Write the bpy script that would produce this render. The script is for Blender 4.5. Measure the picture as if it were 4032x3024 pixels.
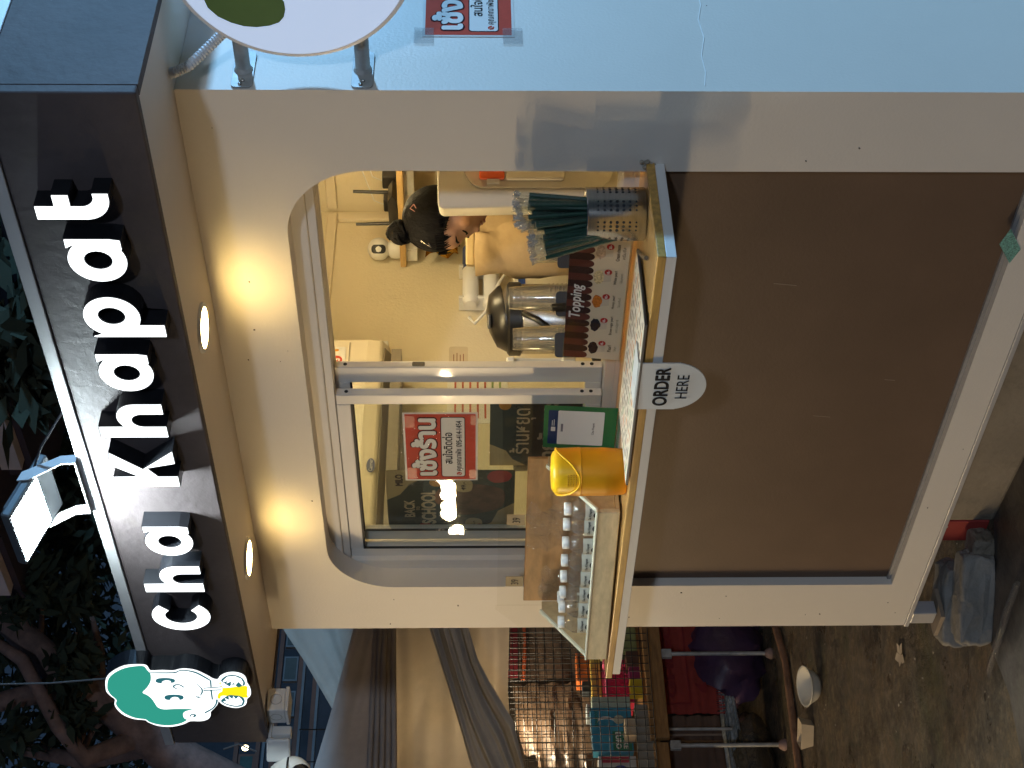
import bpy, bmesh, math, random
from mathutils import Vector, Matrix
random.seed(7)
R = math.radians
scene = bpy.context.scene
for _o in list(bpy.data.objects):
    bpy.data.objects.remove(_o, do_unlink=True)
COL = scene.collection

# ------------------------------------------------------------------ camera
# the phone was held on its side: the top of the place is the left of the picture
cam_d = bpy.data.cameras.new('camera')
cam_d.sensor_fit = 'HORIZONTAL'; cam_d.sensor_width = 36.0
cam_d.lens = 5934.5 / 4032 * 36.0
cam_d.clip_start = 0.05; cam_d.clip_end = 400
cam = bpy.data.objects.new('camera', cam_d); COL.objects.link(cam)
yaw, pitch, roll = R(41.985), R(1.519), R(0.092)
fw = Vector((-math.cos(yaw)*math.cos(pitch), math.sin(yaw)*math.cos(pitch), -math.sin(pitch)))
rt = Vector((math.sin(yaw), math.cos(yaw), 0))
dn = fw.cross(rt)
if dn.z > 0: dn = -dn
rt2 = rt*math.cos(roll) + dn*math.sin(roll)
dn2 = dn*math.cos(roll) - rt*math.sin(roll)
rot = Matrix((dn2, rt2, -fw)).transposed()
cam.matrix_world = Matrix.Translation((2.0239, -2.686, 1.65)) @ rot.to_4x4()
scene.camera = cam

# ------------------------------------------------------------------ night sky, moon-weak sun, exposure
SUN_EL, SUN_AZ = R(32), R(215)        # made-up moon behind the photographer, its height chosen for a bluish sky
world = bpy.data.worlds.new('World'); scene.world = world
world.use_nodes = True
wn = world.node_tree.nodes; wl = world.node_tree.links
sky = wn.new('ShaderNodeTexSky'); sky.sky_type = 'NISHITA'; sky.sun_disc = False
sky.sun_elevation = SUN_EL; sky.sun_rotation = SUN_AZ; sky.ozone_density = 6; sky.dust_density = 0
bg = wn['Background']; bg.inputs['Strength'].default_value = 0.010
wl.new(sky.outputs['Color'], bg.inputs['Color'])
sun_d = bpy.data.lights.new('sun', 'SUN'); sun_d.energy = 0.01; sun_d.angle = R(10); sun_d.color = (1, .93, .82)
sun = bpy.data.objects.new('sun', sun_d); COL.objects.link(sun)
sun.rotation_euler = (R(90)-SUN_EL, 0, R(180)-SUN_AZ); sun.location = (0, -8, 8)
scene.view_settings.view_transform = 'Standard'
scene.view_settings.look = 'None'
scene.view_settings.exposure = 0.0
scene.view_settings.gamma = 1.0
scene.view_settings.use_curve_mapping = False
scene.render.engine = 'CYCLES'
scene.cycles.use_denoising = True
scene.cycles.max_bounces = 8
scene.cycles.diffuse_bounces = 4
scene.cycles.glossy_bounces = 4
scene.cycles.use_adaptive_sampling = True
scene.cycles.adaptive_threshold = 0.02
scene.cycles.transparent_max_bounces = 64
scene.cycles.sample_clamp_indirect = 6.0
scene.cycles.caustics_reflective = False
scene.cycles.caustics_refractive = False

# ------------------------------------------------------------------ mesh helpers
class MB:
    def __init__(s): s.v = []; s.f = []
    def add(s, v, f):
        o = len(s.v); s.v += [tuple(p) for p in v]; s.f += [tuple(i+o for i in q) for q in f]; return s
    def box(s, x0, x1, y0, y1, z0, z1):
        v = [(x0,y0,z0),(x1,y0,z0),(x1,y1,z0),(x0,y1,z0),(x0,y0,z1),(x1,y0,z1),(x1,y1,z1),(x0,y1,z1)]
        return s.add(v, [(3,2,1,0),(4,5,6,7),(0,1,5,4),(1,2,6,5),(2,3,7,6),(3,0,4,7)])
    def obox(s, c, size, M=None):
        b = MB().box(-size[0]/2,size[0]/2,-size[1]/2,size[1]/2,-size[2]/2,size[2]/2)
        M = (M or Matrix.Identity(3)).to_3x3(); c = Vector(c)
        return s.add([c + M @ Vector(p) for p in b.v], b.f)
    def tube(s, pts, r, n=10, caps=True):
        pts = [Vector(p) for p in pts]; rs = r if isinstance(r, (list, tuple)) else [r]*len(pts)
        d = (pts[1]-pts[0]).normalized()
        a = d.orthogonal().normalized(); rings = []
        for i, p in enumerate(pts):
            if i == 0: t = pts[1]-pts[0]
            elif i == len(pts)-1: t = pts[-1]-pts[-2]
            else: t = pts[i+1]-pts[i-1]
            t.normalize(); a = (a - t*a.dot(t)).normalized(); b = t.cross(a)
            rings.append([p + (a*math.cos(2*math.pi*k/n)+b*math.sin(2*math.pi*k/n))*rs[i] for k in range(n)])
        v = [q for rg in rings for q in rg]; f = []
        for i in range(len(pts)-1):
            for k in range(n):
                k2 = (k+1) % n; f.append((i*n+k, i*n+k2, (i+1)*n+k2, (i+1)*n+k))
        if caps: f += [tuple(range(n-1,-1,-1)), tuple((len(pts)-1)*n+k for k in range(n))]
        return s.add(v, f)
    def cyl(s, p0, p1, r0, r1=None, n=20, caps=True):
        return s.tube([p0, p1], [r0, r0 if r1 is None else r1], n, caps)
    def lathe(s, prof, c=(0,0,0), n=24, M=None):
        c = Vector(c); v = []; f = []; m = len(prof)
        for r, z in prof:
            for k in range(n):
                p = Vector((r*math.cos(2*math.pi*k/n), r*math.sin(2*math.pi*k/n), z))
                if M: p = M @ p
                v.append(c+p)
        for i in range(m-1):
            for k in range(n):
                k2 = (k+1) % n; f.append((i*n+k, i*n+k2, (i+1)*n+k2, (i+1)*n+k))
        if prof[0][0] > 1e-6: f.append(tuple(range(n-1,-1,-1)))
        if prof[-1][0] > 1e-6: f.append(tuple((m-1)*n+k for k in range(n)))
        return s.add(v, f)
    def shell(s, prof, c=(0,0,0), n=24):            # open lathe, no caps
        c = Vector(c); v = []; f = []; m = len(prof)
        for r, z in prof:
            for k in range(n): v.append(c+Vector((r*math.cos(2*math.pi*k/n), r*math.sin(2*math.pi*k/n), z)))
        for i in range(m-1):
            for k in range(n):
                k2 = (k+1) % n; f.append((i*n+k, i*n+k2, (i+1)*n+k2, (i+1)*n+k))
        return s.add(v, f)
    def ell(s, c, r, nu=16, nv=10, M=None):
        prof = [(max(1e-7, math.sin(math.pi*i/nv)), -math.cos(math.pi*i/nv)) for i in range(nv+1)]
        b = MB().shell(prof, n=nu); c = Vector(c)
        vs = []
        for p in b.v:
            q = Vector((p[0]*r[0], p[1]*r[1], p[2]*r[2]))
            if M: q = M @ q
            vs.append(c+q)
        return s.add(vs, b.f)
    def poly(s, pts): return s.add(pts, [tuple(range(len(pts)))])
    def shape(s, loops, w0, w1, to3):
        """flat outline (first loop) with holes (others), given thickness w0..w1; to3(u, v, w) -> point"""
        bm = bmesh.new(); edges = []
        allv = []
        for lp in loops:
            vs = [bm.verts.new((u, v, 0)) for u, v in lp]; allv += vs
            edges += [bm.edges.new((vs[i], vs[(i+1) % len(vs)])) for i in range(len(vs))]
        bmesh.ops.triangle_fill(bm, use_beauty=True, edges=edges)
        bm.verts.ensure_lookup_table(); bm.verts.index_update()
        uv = [(v.co.x, v.co.y) for v in bm.verts]
        tris = [tuple(v.index for v in f.verts) for f in bm.faces]
        idx = {v: i for i, v in enumerate(bm.verts)}
        n = len(uv)
        v3 = [to3(u, v, w0) for u, v in uv]
        f3 = list(tris)
        if w1 is not None:
            v3 += [to3(u, v, w1) for u, v in uv]
            f3 += [tuple(i+n for i in reversed(t)) for t in tris]
            k = 0
            for lp in loops:
                m = len(lp)
                for i in range(m):
                    a, b = k+i, k+(i+1) % m
                    f3.append((a, b, b+n, a+n))
                k += m
        bm.free()
        return s.add(v3, f3)
    def xf(s, M):
        s.v = [tuple(M @ Vector(p)) for p in s.v]; return s
    def mesh(s, name, smooth=None):
        m = bpy.data.meshes.new(name); m.from_pydata(s.v, [], s.f); m.validate()
        bm = bmesh.new(); bm.from_mesh(m); bmesh.ops.recalc_face_normals(bm, faces=bm.faces[:]); bm.to_mesh(m); bm.free()
        if smooth:
            for p in m.polygons: p.use_smooth = True
            m.set_sharp_from_angle(angle=R(smooth))
        return m

def obj(name, mb, mat, parent=None, smooth=None, bevel=0.0, seg=2):
    me = mb.mesh(name, smooth) if isinstance(mb, MB) else mb
    o = bpy.data.objects.new(name, me); COL.objects.link(o)
    if mat is not None and not me.materials: me.materials.append(mat)
    if parent is not None:
        o.parent = parent
        if parent.parent is None: o.matrix_parent_inverse = Matrix.Translation(-parent.location)
    if bevel:
        b = o.modifiers.new('bevel', 'BEVEL'); b.width = bevel; b.segments = seg; b.limit_method = 'ANGLE'; b.angle_limit = R(40)
        b.harden_normals = False
    return o
def tag(o, label, cat, group=None, kind=None):
    o['label'] = label; o['category'] = cat
    if group: o['group'] = group
    if kind: o['kind'] = kind
    return o
def struct(o): o['kind'] = 'structure'; return o
def stuff(o): o['kind'] = 'stuff'; return o
def thing(name, label, cat, loc, group=None):
    o = bpy.data.objects.new(name, None); COL.objects.link(o)
    o.empty_display_size = 0.05; o.location = loc
    return tag(o, label, cat, group)
def copy_tree(o, delta, parent=None, label=None):
    c = o.copy(); COL.objects.link(c)
    if parent is None:
        c.location = o.location + Vector(delta)
        if label: c['label'] = label
    else: c.parent = parent
    for ch in list(o.children): copy_tree(ch, delta, c)
    return c
def front(y):  return lambda u, v, w: (u, y + w, v)       # upright sheet facing the street (-Y)
def sidew(x):  return lambda u, v, w: (x - w, u, v)       # upright sheet facing +X
def flat(z):   return lambda u, v, w: (u, v, z - w)
def frame3(O, U, V):
    O = Vector(O); U = Vector(U).normalized(); V = Vector(V).normalized(); N = U.cross(V)
    return lambda u, v, w: tuple(O + U*u + V*v - N*w)
def rect(x0, x1, z0, z1): return [(x0,z0),(x1,z0),(x1,z1),(x0,z1)]
def rrect(x0, x1, z0, z1, r, n=5):
    out = []
    for cx, cz, a in ((x1-r,z0+r,-90),(x1-r,z1-r,0),(x0+r,z1-r,90),(x0+r,z0+r,180)):
        for i in range(n+1):
            t = R(a+90*i/n); out.append((cx+r*math.cos(t), cz+r*math.sin(t)))
    return out
def earc(cx, cz, rx, rz, a0, a1, n=20):
    return [(cx+rx*math.cos(R(a0+(a1-a0)*i/n)), cz+rz*math.sin(R(a0+(a1-a0)*i/n))) for i in range(n+1)]
def circ(cx, cz, r, n=20, rz=None):
    return [(cx+r*math.cos(2*math.pi*i/n), cz+(rz or r)*math.sin(2*math.pi*i/n)) for i in range(n)]

# ------------------------------------------------------------------ materials
MATS = {}
def mat(name, col, rough=0.6, metal=0.0, var=0.12, vscale=6.0, bump=0.0, bscale=60.0, spec=0.5, dirt=None, dscale=2.0, damt=0.5, coat=0.0, stretch=None):
    if name in MATS: return MATS[name]
    m = bpy.data.materials.new(name); m.use_nodes = True
    nt = m.node_tree; N = nt.nodes; L = nt.links; b = N['Principled BSDF']
    tc = N.new('ShaderNodeTexCoord'); src = tc.outputs['Object']
    if stretch:
        mp = N.new('ShaderNodeMapping'); mp.inputs['Scale'].default_value = stretch
        L.new(src, mp.inputs['Vector']); src = mp.outputs['Vector']
    nz = N.new('ShaderNodeTexNoise'); nz.inputs['Scale'].default_value = vscale; nz.inputs['Detail'].default_value = 6; nz.inputs['Roughness'].default_value = .62
    L.new(src, nz.inputs['Vector'])
    ra = N.new('ShaderNodeValToRGB'); ra.color_ramp.elements[0].position = .32; ra.color_ramp.elements[1].position = .68
    ra.color_ramp.elements[0].color = tuple(max(0, c*(1-var)) for c in col)+(1,)
    ra.color_ramp.elements[1].color = tuple(min(1, c*(1+var)) for c in col)+(1,)
    L.new(nz.outputs['Fac'], ra.inputs['Fac'])
    out = ra.outputs['Color']
    if dirt:
        n2 = N.new('ShaderNodeTexNoise'); n2.inputs['Scale'].default_value = dscale; n2.inputs['Detail'].default_value = 8; n2.inputs['Roughness'].default_value = .7
        L.new(src, n2.inputs['Vector'])
        r2 = N.new('ShaderNodeValToRGB'); r2.color_ramp.elements[0].position = 1-damt-.08; r2.color_ramp.elements[1].position = 1-damt+.12
        L.new(n2.outputs['Fac'], r2.inputs['Fac'])
        mx = N.new('ShaderNodeMix'); mx.data_type = 'RGBA'
        L.new(r2.outputs['Color'], mx.inputs['Factor']); L.new(out, mx.inputs['A']); mx.inputs['B'].default_value = tuple(dirt)+(1,)
        out = mx.outputs['Result']
    L.new(out, b.inputs['Base Color'])
    b.inputs['Roughness'].default_value = rough; b.inputs['Metallic'].default_value = metal
    b.inputs['Specular IOR Level'].default_value = spec; b.inputs['Coat Weight'].default_value = coat
    if bump:
        n3 = N.new('ShaderNodeTexNoise'); n3.inputs['Scale'].default_value = bscale; n3.inputs['Detail'].default_value = 4
        L.new(src, n3.inputs['Vector'])
        bp = N.new('ShaderNodeBump'); bp.inputs['Strength'].default_value = bump; bp.inputs['Distance'].default_value = .004
        L.new(n3.outputs['Fac'], bp.inputs['Height']); L.new(bp.outputs['Normal'], b.inputs['Normal'])
    MATS[name] = m; return m
def glow(name, col, strength):
    if name in MATS: return MATS[name]
    m = bpy.data.materials.new(name); m.use_nodes = True
    N = m.node_tree.nodes; N.remove(N['Principled BSDF'])
    e = N.new('ShaderNodeEmission'); e.inputs['Color'].default_value = tuple(col)+(1,); e.inputs['Strength'].default_value = strength
    m.node_tree.links.new(e.outputs[0], N['Material Output'].inputs['Surface']); MATS[name] = m; return m
def lit(name, col, strength, rough=.35):     # printed film on a lamp box: takes light and glows
    if name in MATS: return MATS[name]
    m = mat(name, col, rough, var=.02); b = m.node_tree.nodes['Principled BSDF']
    b.inputs['Emission Color'].default_value = tuple(col)+(1,); b.inputs['Emission Strength'].default_value = strength
    return m
def clear(name, tint=(1,1,1), refl=1.0, rough=0.02, haze=0.0, hcol=(.8,.8,.8), ior=1.5, wavy=0.0):
    """thin clear sheet: lets light through, mirrors by Fresnel, a little milky"""
    if name in MATS: return MATS[name]
    m = bpy.data.materials.new(name); m.use_nodes = True
    N = m.node_tree.nodes; L = m.node_tree.links; N.remove(N['Principled BSDF'])
    t = N.new('ShaderNodeBsdfTransparent'); t.inputs['Color'].default_value = tuple(tint)+(1,)
    g = N.new('ShaderNodeBsdfGlossy'); g.inputs['Roughness'].default_value = rough
    # Schlick's mirror share from the angle alone, so both sides of a thin sheet behave alike
    fr = N.new('ShaderNodeLayerWeight'); fr.inputs['Blend'].default_value = .5
    f0 = ((ior-1)/(ior+1))**2
    pw = N.new('ShaderNodeMath'); pw.operation = 'POWER'; pw.inputs[1].default_value = 5; L.new(fr.outputs['Facing'], pw.inputs[0])
    ma = N.new('ShaderNodeMath'); ma.operation = 'MULTIPLY_ADD'; ma.inputs[1].default_value = 1-f0; ma.inputs[2].default_value = f0; L.new(pw.outputs[0], ma.inputs[0])
    mu = N.new('ShaderNodeMath'); mu.operation = 'MULTIPLY'; mu.inputs[1].default_value = refl; mu.use_clamp = True
    L.new(ma.outputs[0], mu.inputs[0])
    if wavy:
        tc = N.new('ShaderNodeTexCoord'); nz = N.new('ShaderNodeTexNoise'); nz.inputs['Scale'].default_value = wavy; nz.inputs['Detail'].default_value = 3
        L.new(tc.outputs['Object'], nz.inputs['Vector'])
        bp = N.new('ShaderNodeBump'); bp.inputs['Strength'].default_value = .9; bp.inputs['Distance'].default_value = .01
        L.new(nz.outputs['Fac'], bp.inputs['Height']); L.new(bp.outputs[0], g.inputs['Normal']); L.new(bp.outputs[0], fr.inputs['Normal'])
    base = t.outputs[0]
    if haze:
        d = N.new('ShaderNodeBsdfDiffuse'); d.inputs['Color'].default_value = tuple(hcol)+(1,)
        m1 = N.new('ShaderNodeMixShader'); m1.inputs[0].default_value = haze
        L.new(base, m1.inputs[1]); L.new(d.outputs[0], m1.inputs[2]); base = m1.outputs[0]
    mx = N.new('ShaderNodeMixShader'); L.new(mu.outputs[0], mx.inputs[0]); L.new(base, mx.inputs[1]); L.new(g.outputs[0], mx.inputs[2])
    L.new(mx.outputs[0], N['Material Output'].inputs['Surface']); MATS[name] = m; return m
def cloth_mat(name, col, trans=0.3, vscale=3.0):
    if name in MATS: return MATS[name]
    m = mat(name, col, .9, var=.14, vscale=vscale, bump=.25, bscale=220, dirt=tuple(c*.72 for c in col), dscale=1.6, damt=.42)
    N = m.node_tree.nodes; L = m.node_tree.links; b = N['Principled BSDF']
    tr = N.new('ShaderNodeBsdfTranslucent'); tr.inputs['Color'].default_value = tuple(min(1, c*1.1) for c in col)+(1,)
    mx = N.new('ShaderNodeMixShader'); mx.inputs[0].default_value = trans
    L.new(b.outputs[0], mx.inputs[1]); L.new(tr.outputs[0], mx.inputs[2]); L.new(mx.outputs[0], N['Material Output'].inputs['Surface'])
    return m

WHITEWALL = mat('white_wall_paint', (.76,.70,.62), .50, var=.025, vscale=2.2, bump=.16, bscale=130, dirt=(.62,.57,.5), dscale=1.3, damt=.24)
BROWN = mat('brown_paint', (.135,.084,.055), .5, spec=.3, var=.10, vscale=3, bump=.12, bscale=150)
FASCIA = mat('brown_fascia_paint', (.092,.074,.074), .6, spec=.25, var=.16, vscale=5, bump=.5, bscale=36, dirt=(.10,.085,.07), dscale=4, damt=.35)
SOFFIT = mat('soffit_paint', (.84,.74,.62), .5, var=.04, vscale=2, bump=.15, bscale=90)
FLASH = mat('grey_flashing', (.46,.45,.45), .4, metal=.15, var=.08, vscale=9)
ALU = mat('white_aluminium', (.80,.75,.68), .28, metal=.0, var=.03, vscale=5, coat=.3)
GASKET = mat('black_rubber', (.012,.012,.014), .6)
CREAM = mat('cream_inner_wall', (.72,.64,.47), .6, var=.04, vscale=2.5, bump=.3, bscale=110, dirt=(.62,.53,.37), dscale=1.1, damt=.3)
WHITE = mat('white_plastic', (.74,.73,.70), .35, var=.03)
IVORY = mat('ivory_plastic', (.70,.62,.47), .35, var=.03)
BLACK = mat('black_plastic', (.012,.012,.014), .32, var=.2)
DARKG = mat('dark_grey_plastic', (.05,.05,.055), .4)
STEEL = mat('brushed_steel', (.52,.50,.47), .27, metal=1.0, var=.10, vscale=20, stretch=(1,1,14))
GALV = mat('galvanised_pipe', (.42,.42,.41), .5, metal=.25, var=.3, vscale=14, dirt=(.20,.15,.10), dscale=9, damt=.3)
PLYW = mat('pale_wood', (.50,.36,.19), .45, var=.16, vscale=5, stretch=(1.2,7,7), bump=.1, bscale=40)
OAK = mat('counter_wood', (.46,.25,.075), .30, var=.2, vscale=7, stretch=(1,9,9), bump=.08, bscale=60, coat=.25)
OAKEDGE = mat('counter_wood_edge', (.52,.29,.065), .32, var=.28, vscale=9, stretch=(1,9,9), coat=.2)
GLASS = clear('window_glass', (.95,.965,.95), 1.1, .01, haze=.012, hcol=(.7,.66,.55))
ACRYL = clear('clear_acrylic', (.98,.975,.95), .6, .02, haze=.006, hcol=(.9,.8,.6))
FILM = clear('clear_film', (.97,.975,.97), 1.5, .09, haze=.03, hcol=(.85,.85,.85), wavy=150)
WRAP = clear('straw_wrapper', (.97,.98,.97), .8, .12, haze=.012, hcol=(.85,.85,.85), wavy=150)
CRIMP = clear('wrapper_end', (.92,.94,.93), 4.0, .10, haze=.22, hcol=(.85,.85,.85), wavy=150)
PET = clear('clear_bottle', (.98,.97,.96), 1.6, .04, haze=.05, hcol=(.9,.88,.82), wavy=40)
PAPER = mat('white_paper', (.76,.74,.70), .55, var=.03)
INK = mat('black_ink', (.02,.018,.018), .5)
WHITEINK = mat('white_ink', (.78,.76,.72), .5, var=.02)

# ------------------------------------------------------------------ lettering (flat print, real outlines)
_tcache = {}
def text_mesh(body, bold=0.0, shear=0.0):
    key = (body, bold, shear)
    if key in _tcache: return _tcache[key]
    cu = bpy.data.curves.new('t', 'FONT'); cu.body = body; cu.size = 1; cu.shear = shear; cu.resolution_u = 4
    o = bpy.data.objects.new('t', cu); COL.objects.link(o)
    bpy.context.view_layer.update()
    me = bpy.data.meshes.new_from_object(o.evaluated_get(bpy.context.evaluated_depsgraph_get()))
    vs = [v.co.copy() for v in me.vertices]; fs = [tuple(p.vertices) for p in me.polygons]
    bpy.data.objects.remove(o); bpy.data.curves.remove(cu); bpy.data.meshes.remove(me)
    V = []; F = []
    sh = [(0, 0)]
    if bold: sh += [(bold*math.cos(k*math.pi/4), bold*math.sin(k*math.pi/4)) for k in range(8)]
    for j, (dx, dy) in enumerate(sh):
        o0 = len(V); V += [(v.x+dx, v.y+dy, j) for v in vs]; F += [tuple(i+o0 for i in f) for f in fs]
    _tcache[key] = (V, F); return V, F
def letters(body, O, U, V, w=None, h=None, bold=0.0, shear=0.0, lift=.0006, to=None):
    """text scaled into width w and/or height h, its lower left at O, reading along U, up along V"""
    vs, fs = text_mesh(body, bold, shear)
    x0 = min(v[0] for v in vs); x1 = max(v[0] for v in vs); y0 = min(v[1] for v in vs); y1 = max(v[1] for v in vs)
    sx = w/(x1-x0) if w else h/(y1-y0); sy = h/(y1-y0) if h else sx
    O = Vector(O); U = Vector(U).normalized(); V = Vector(V).normalized(); N = U.cross(V)
    m = MB()
    m.add([O + U*((v[0]-x0)*sx) + V*((v[1]-y0)*sy) + N*(lift + v[2]*.00004) for v in vs], fs)
    return m
X3, Y3, Z3 = (1,0,0), (0,1,0), (0,0,1)
# ================================================================== GROUND
def ground_mat():
    m = bpy.data.materials.new('mossy_concrete'); m.use_nodes = True
    N = m.node_tree.nodes; L = m.node_tree.links; b = N['Principled BSDF']
    tc = N.new('ShaderNodeTexCoord')
    def noise(sc, det=8, ro=.65, st=None):
        n = N.new('ShaderNodeTexNoise'); n.inputs['Scale'].default_value = sc; n.inputs['Detail'].default_value = det; n.inputs['Roughness'].default_value = ro
        if st:
            mp = N.new('ShaderNodeMapping'); mp.inputs['Scale'].default_value = st; mp.inputs['Rotation'].default_value = (0,0,R(35)); L.new(tc.outputs['Object'], mp.inputs[0]); L.new(mp.outputs[0], n.inputs['Vector'])
        else: L.new(tc.outputs['Object'], n.inputs['Vector'])
        return n.outputs['Fac']
    def ramp(f, stops):
        r = N.new('ShaderNodeValToRGB'); e = r.color_ramp.elements
        e[0].position, e[0].color = stops[0][0], stops[0][1]+(1,); e[1].position, e[1].color = stops[-1][0], stops[-1][1]+(1,)
        for p, c in stops[1:-1]:
            k = e.new(p); k.color = c+(1,)
        L.new(f, r.inputs[0]); return r.outputs[0]
    def mix(f, a, c):
        x = N.new('ShaderNodeMix'); x.data_type = 'RGBA'; L.new(f, x.inputs['Factor']); L.new(a, x.inputs['A']); L.new(c, x.inputs['B']); return x.outputs['Result']
    big = ramp(noise(.9), [(.34,(.12,.09,.06)), (.5,(.18,.132,.085)), (.66,(.085,.066,.05))])
    fine = ramp(noise(26, 10, .75), [(.34,(.025,.02,.014)), (.5,(.15,.115,.07)), (.62,(.32,.25,.16)), (.75,(.42,.34,.23))])
    moss = ramp(noise(38, 8), [(.3,(.04,.045,.018)), (.7,(.13,.125,.055))])
    x = N.new('ShaderNodeMix'); x.data_type = 'RGBA'; x.inputs['Factor'].default_value = .55; L.new(big, x.inputs['A']); L.new(fine, x.inputs['B'])
    mk = ramp(noise(2.3, 8, .7, (1,.45,1)), [(.52,(0,0,0)), (.64,(.85,.85,.85))])
    col = mix(mk, x.outputs['Result'], moss)
    vo = N.new('ShaderNodeTexVoronoi'); vo.inputs['Scale'].default_value = 85; L.new(tc.outputs['Object'], vo.inputs['Vector'])
    sp = ramp(vo.outputs['Distance'], [(.10,(.30,.30,.30)), (.22,(1,1,1))])
    ml = N.new('ShaderNodeMix'); ml.data_type = 'RGBA'; ml.blend_type = 'MULTIPLY'; ml.inputs['Factor'].default_value = 1
    L.new(col, ml.inputs['A']); L.new(sp, ml.inputs['B']); col = ml.outputs['Result']
    pa = ramp(noise(5.5, 9, .8), [(.40,(.45,.42,.40)), (.5,(1,1,1)), (.62,(1.35,1.25,1.1))])
    m2 = N.new('ShaderNodeMix'); m2.data_type = 'RGBA'; m2.blend_type = 'MULTIPLY'; m2.inputs['Factor'].default_value = 1
    L.new(col, m2.inputs['A']); L.new(pa, m2.inputs['B']); col = m2.outputs['Result']
    L.new(col, b.inputs['Base Color'])
    rr = ramp(noise(1.7, 7), [(.42,(.24,.24,.24)), (.58,(.75,.75,.75))]); L.new(rr, b.inputs['Roughness'])
    bp = N.new('ShaderNodeBump'); bp.inputs['Strength'].default_value = 1.0; bp.inputs['Distance'].default_value = .03
    L.new(noise(30, 10, .78), bp.inputs['Height']); L.new(bp.outputs[0], b.inputs['Normal'])
    return m
MOSSY = ground_mat()
WETROAD = mat('wet_pavement', (.055,.048,.044), .42, var=.6, vscale=7, bump=.8, bscale=30, dirt=(.09,.075,.055), dscale=3, damt=.4)
def grid_sheet(x0, x1, y0, y1, z, n):
    m = MB(); v = []; f = []
    for i in range(n+1):
        for j in range(n+1): v.append((x0+(x1-x0)*i/n, y0+(y1-y0)*j/n, z))
    for i in range(n):
        for j in range(n): a = i*(n+1)+j; f.append((a, a+n+1, a+n+2, a+1))
    return m.add(v, f)
struct(obj('ground', grid_sheet(-60, 60, -60, 60, 0, 8), MOSSY))
rd = MB(); rd.poly([(-2.03,.02,.004),(-2.06,-.13,.004),(-2.02,-.33,.004),(-2.07,-.6,.004),(-2.04,-1.2,.004),(-2.1,-20,.004),(30,-20,.004),(30,.16,.004),(-1.76,.16,.004),(-1.85,.05,.004)])
struct(obj('pavement', rd, WETROAD))
CONC = mat('rough_concrete', (.26,.22,.17), .85, var=.28, vscale=7, bump=.8, bscale=45, dirt=(.13,.105,.075), dscale=3.5, damt=.45)
pl = MB().box(-1.78, .35, .15, 3.9, 0, .215)
pl.xf(Matrix.Translation((-1.78,.15,0)) @ Matrix.Rotation(R(-4), 4, 'Z') @ Matrix.Translation((1.78,-.15,0)))
tag(obj('concrete_plinth', pl, CONC, bevel=.012), 'stained concrete plinth in the dark gap under the kiosk', 'plinth')
rb = thing('red_board', 'red painted board lying under the kiosk beside the concrete plinth', 'board', (-1.84,.3,.0))
REDP = mat('red_paint', (.30,.035,.03), .55, var=.2)
obj('panel', MB().box(-1.905,-1.80,.165,.50,.004,.225), REDP, rb, bevel=.004)
lm = MB()
for k in range(3): lm.obox((-1.88+k*.028,.1642,.17-.01*k), (.010,.001,.035), Matrix.Rotation(R(25), 3, 'Y'))
obj('faded_lettering', lm, mat('worn_white', (.55,.5,.45), .7), rb)

# ================================================================== KIOSK
K = thing('drink_kiosk', 'white walled drink kiosk with rounded serving window and brown fascia', 'kiosk', (-1.07, 1.0, .24))
XL, XR, ZB, ZS, ZT = -2.143, 0.0, .24, 2.294, 2.589
WX0, WX1, WZ0, WZ1, WR = -1.91, -.228, .327, 2.09, .20
hole = [(WX0, WZ0), (WX1, WZ0)] + earc(WX1-WR, WZ1-WR, WR, WR, 0, 90, 14) + earc(WX0+WR, WZ1-WR, WR, WR, 90, 180, 14)
obj('front_wall', MB().shape([rect(XL, XR, ZB, ZS+.004), hole], 0, .072, front(0)), WHITEWALL, K)
obj('side_wall', MB().box(-.075, XR, .072, 4.0, ZB, ZS+.004), WHITEWALL, K)  # side wall and roof lengthened out of view to block the assumed rear street lamp
obj('light_block_wall', MB().box(XL, -.0755, 3.93, 4.0, ZB, ZS+.004), WHITEWALL, K)  # unseen rear section, added to keep the assumed cool lamp off the stall
obj('light_block_wall', MB().box(XL, -2.07, 2.001, 3.9295, ZB, ZS+.004), WHITEWALL, K)
obj('rear_wall', MB().box(XL, -.075, 1.93, 2.0, ZB, ZS+.004), CREAM, K)
obj('left_wall', MB().box(XL, -2.06, .072, 1.93, ZB, ZS+.004), CREAM, K)
obj('inner_wall', MB().box(-.09, -.0755, .072, 1.93, .3, 2.284), CREAM, K)
obj('floor', MB().box(-2.06, -.09, .072, 1.93, ZB+.01, .30), mat('vinyl_floor', (.25,.22,.18), .5), K)
obj('ceiling', MB().box(-2.0595, -.0905, .073, 1.929, 2.284, 2.2935), CREAM, K)
obj('bottom_trim', MB().box(XL-.004, XR+.004, -.004, .076, ZB-.016, ZB-.001), FLASH, K, bevel=.002)
obj('lower_panel', MB().box(WX0+.001, WX1-.001, .03, .071, WZ0+.001, 1.206), BROWN, K)
obj('panel_bead', MB().box(WX0+.002, WX1-.002, .02, .0295, WZ0+.002, WZ0+.012), mat('grey_bead', (.30,.29,.28), .5), K)
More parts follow.
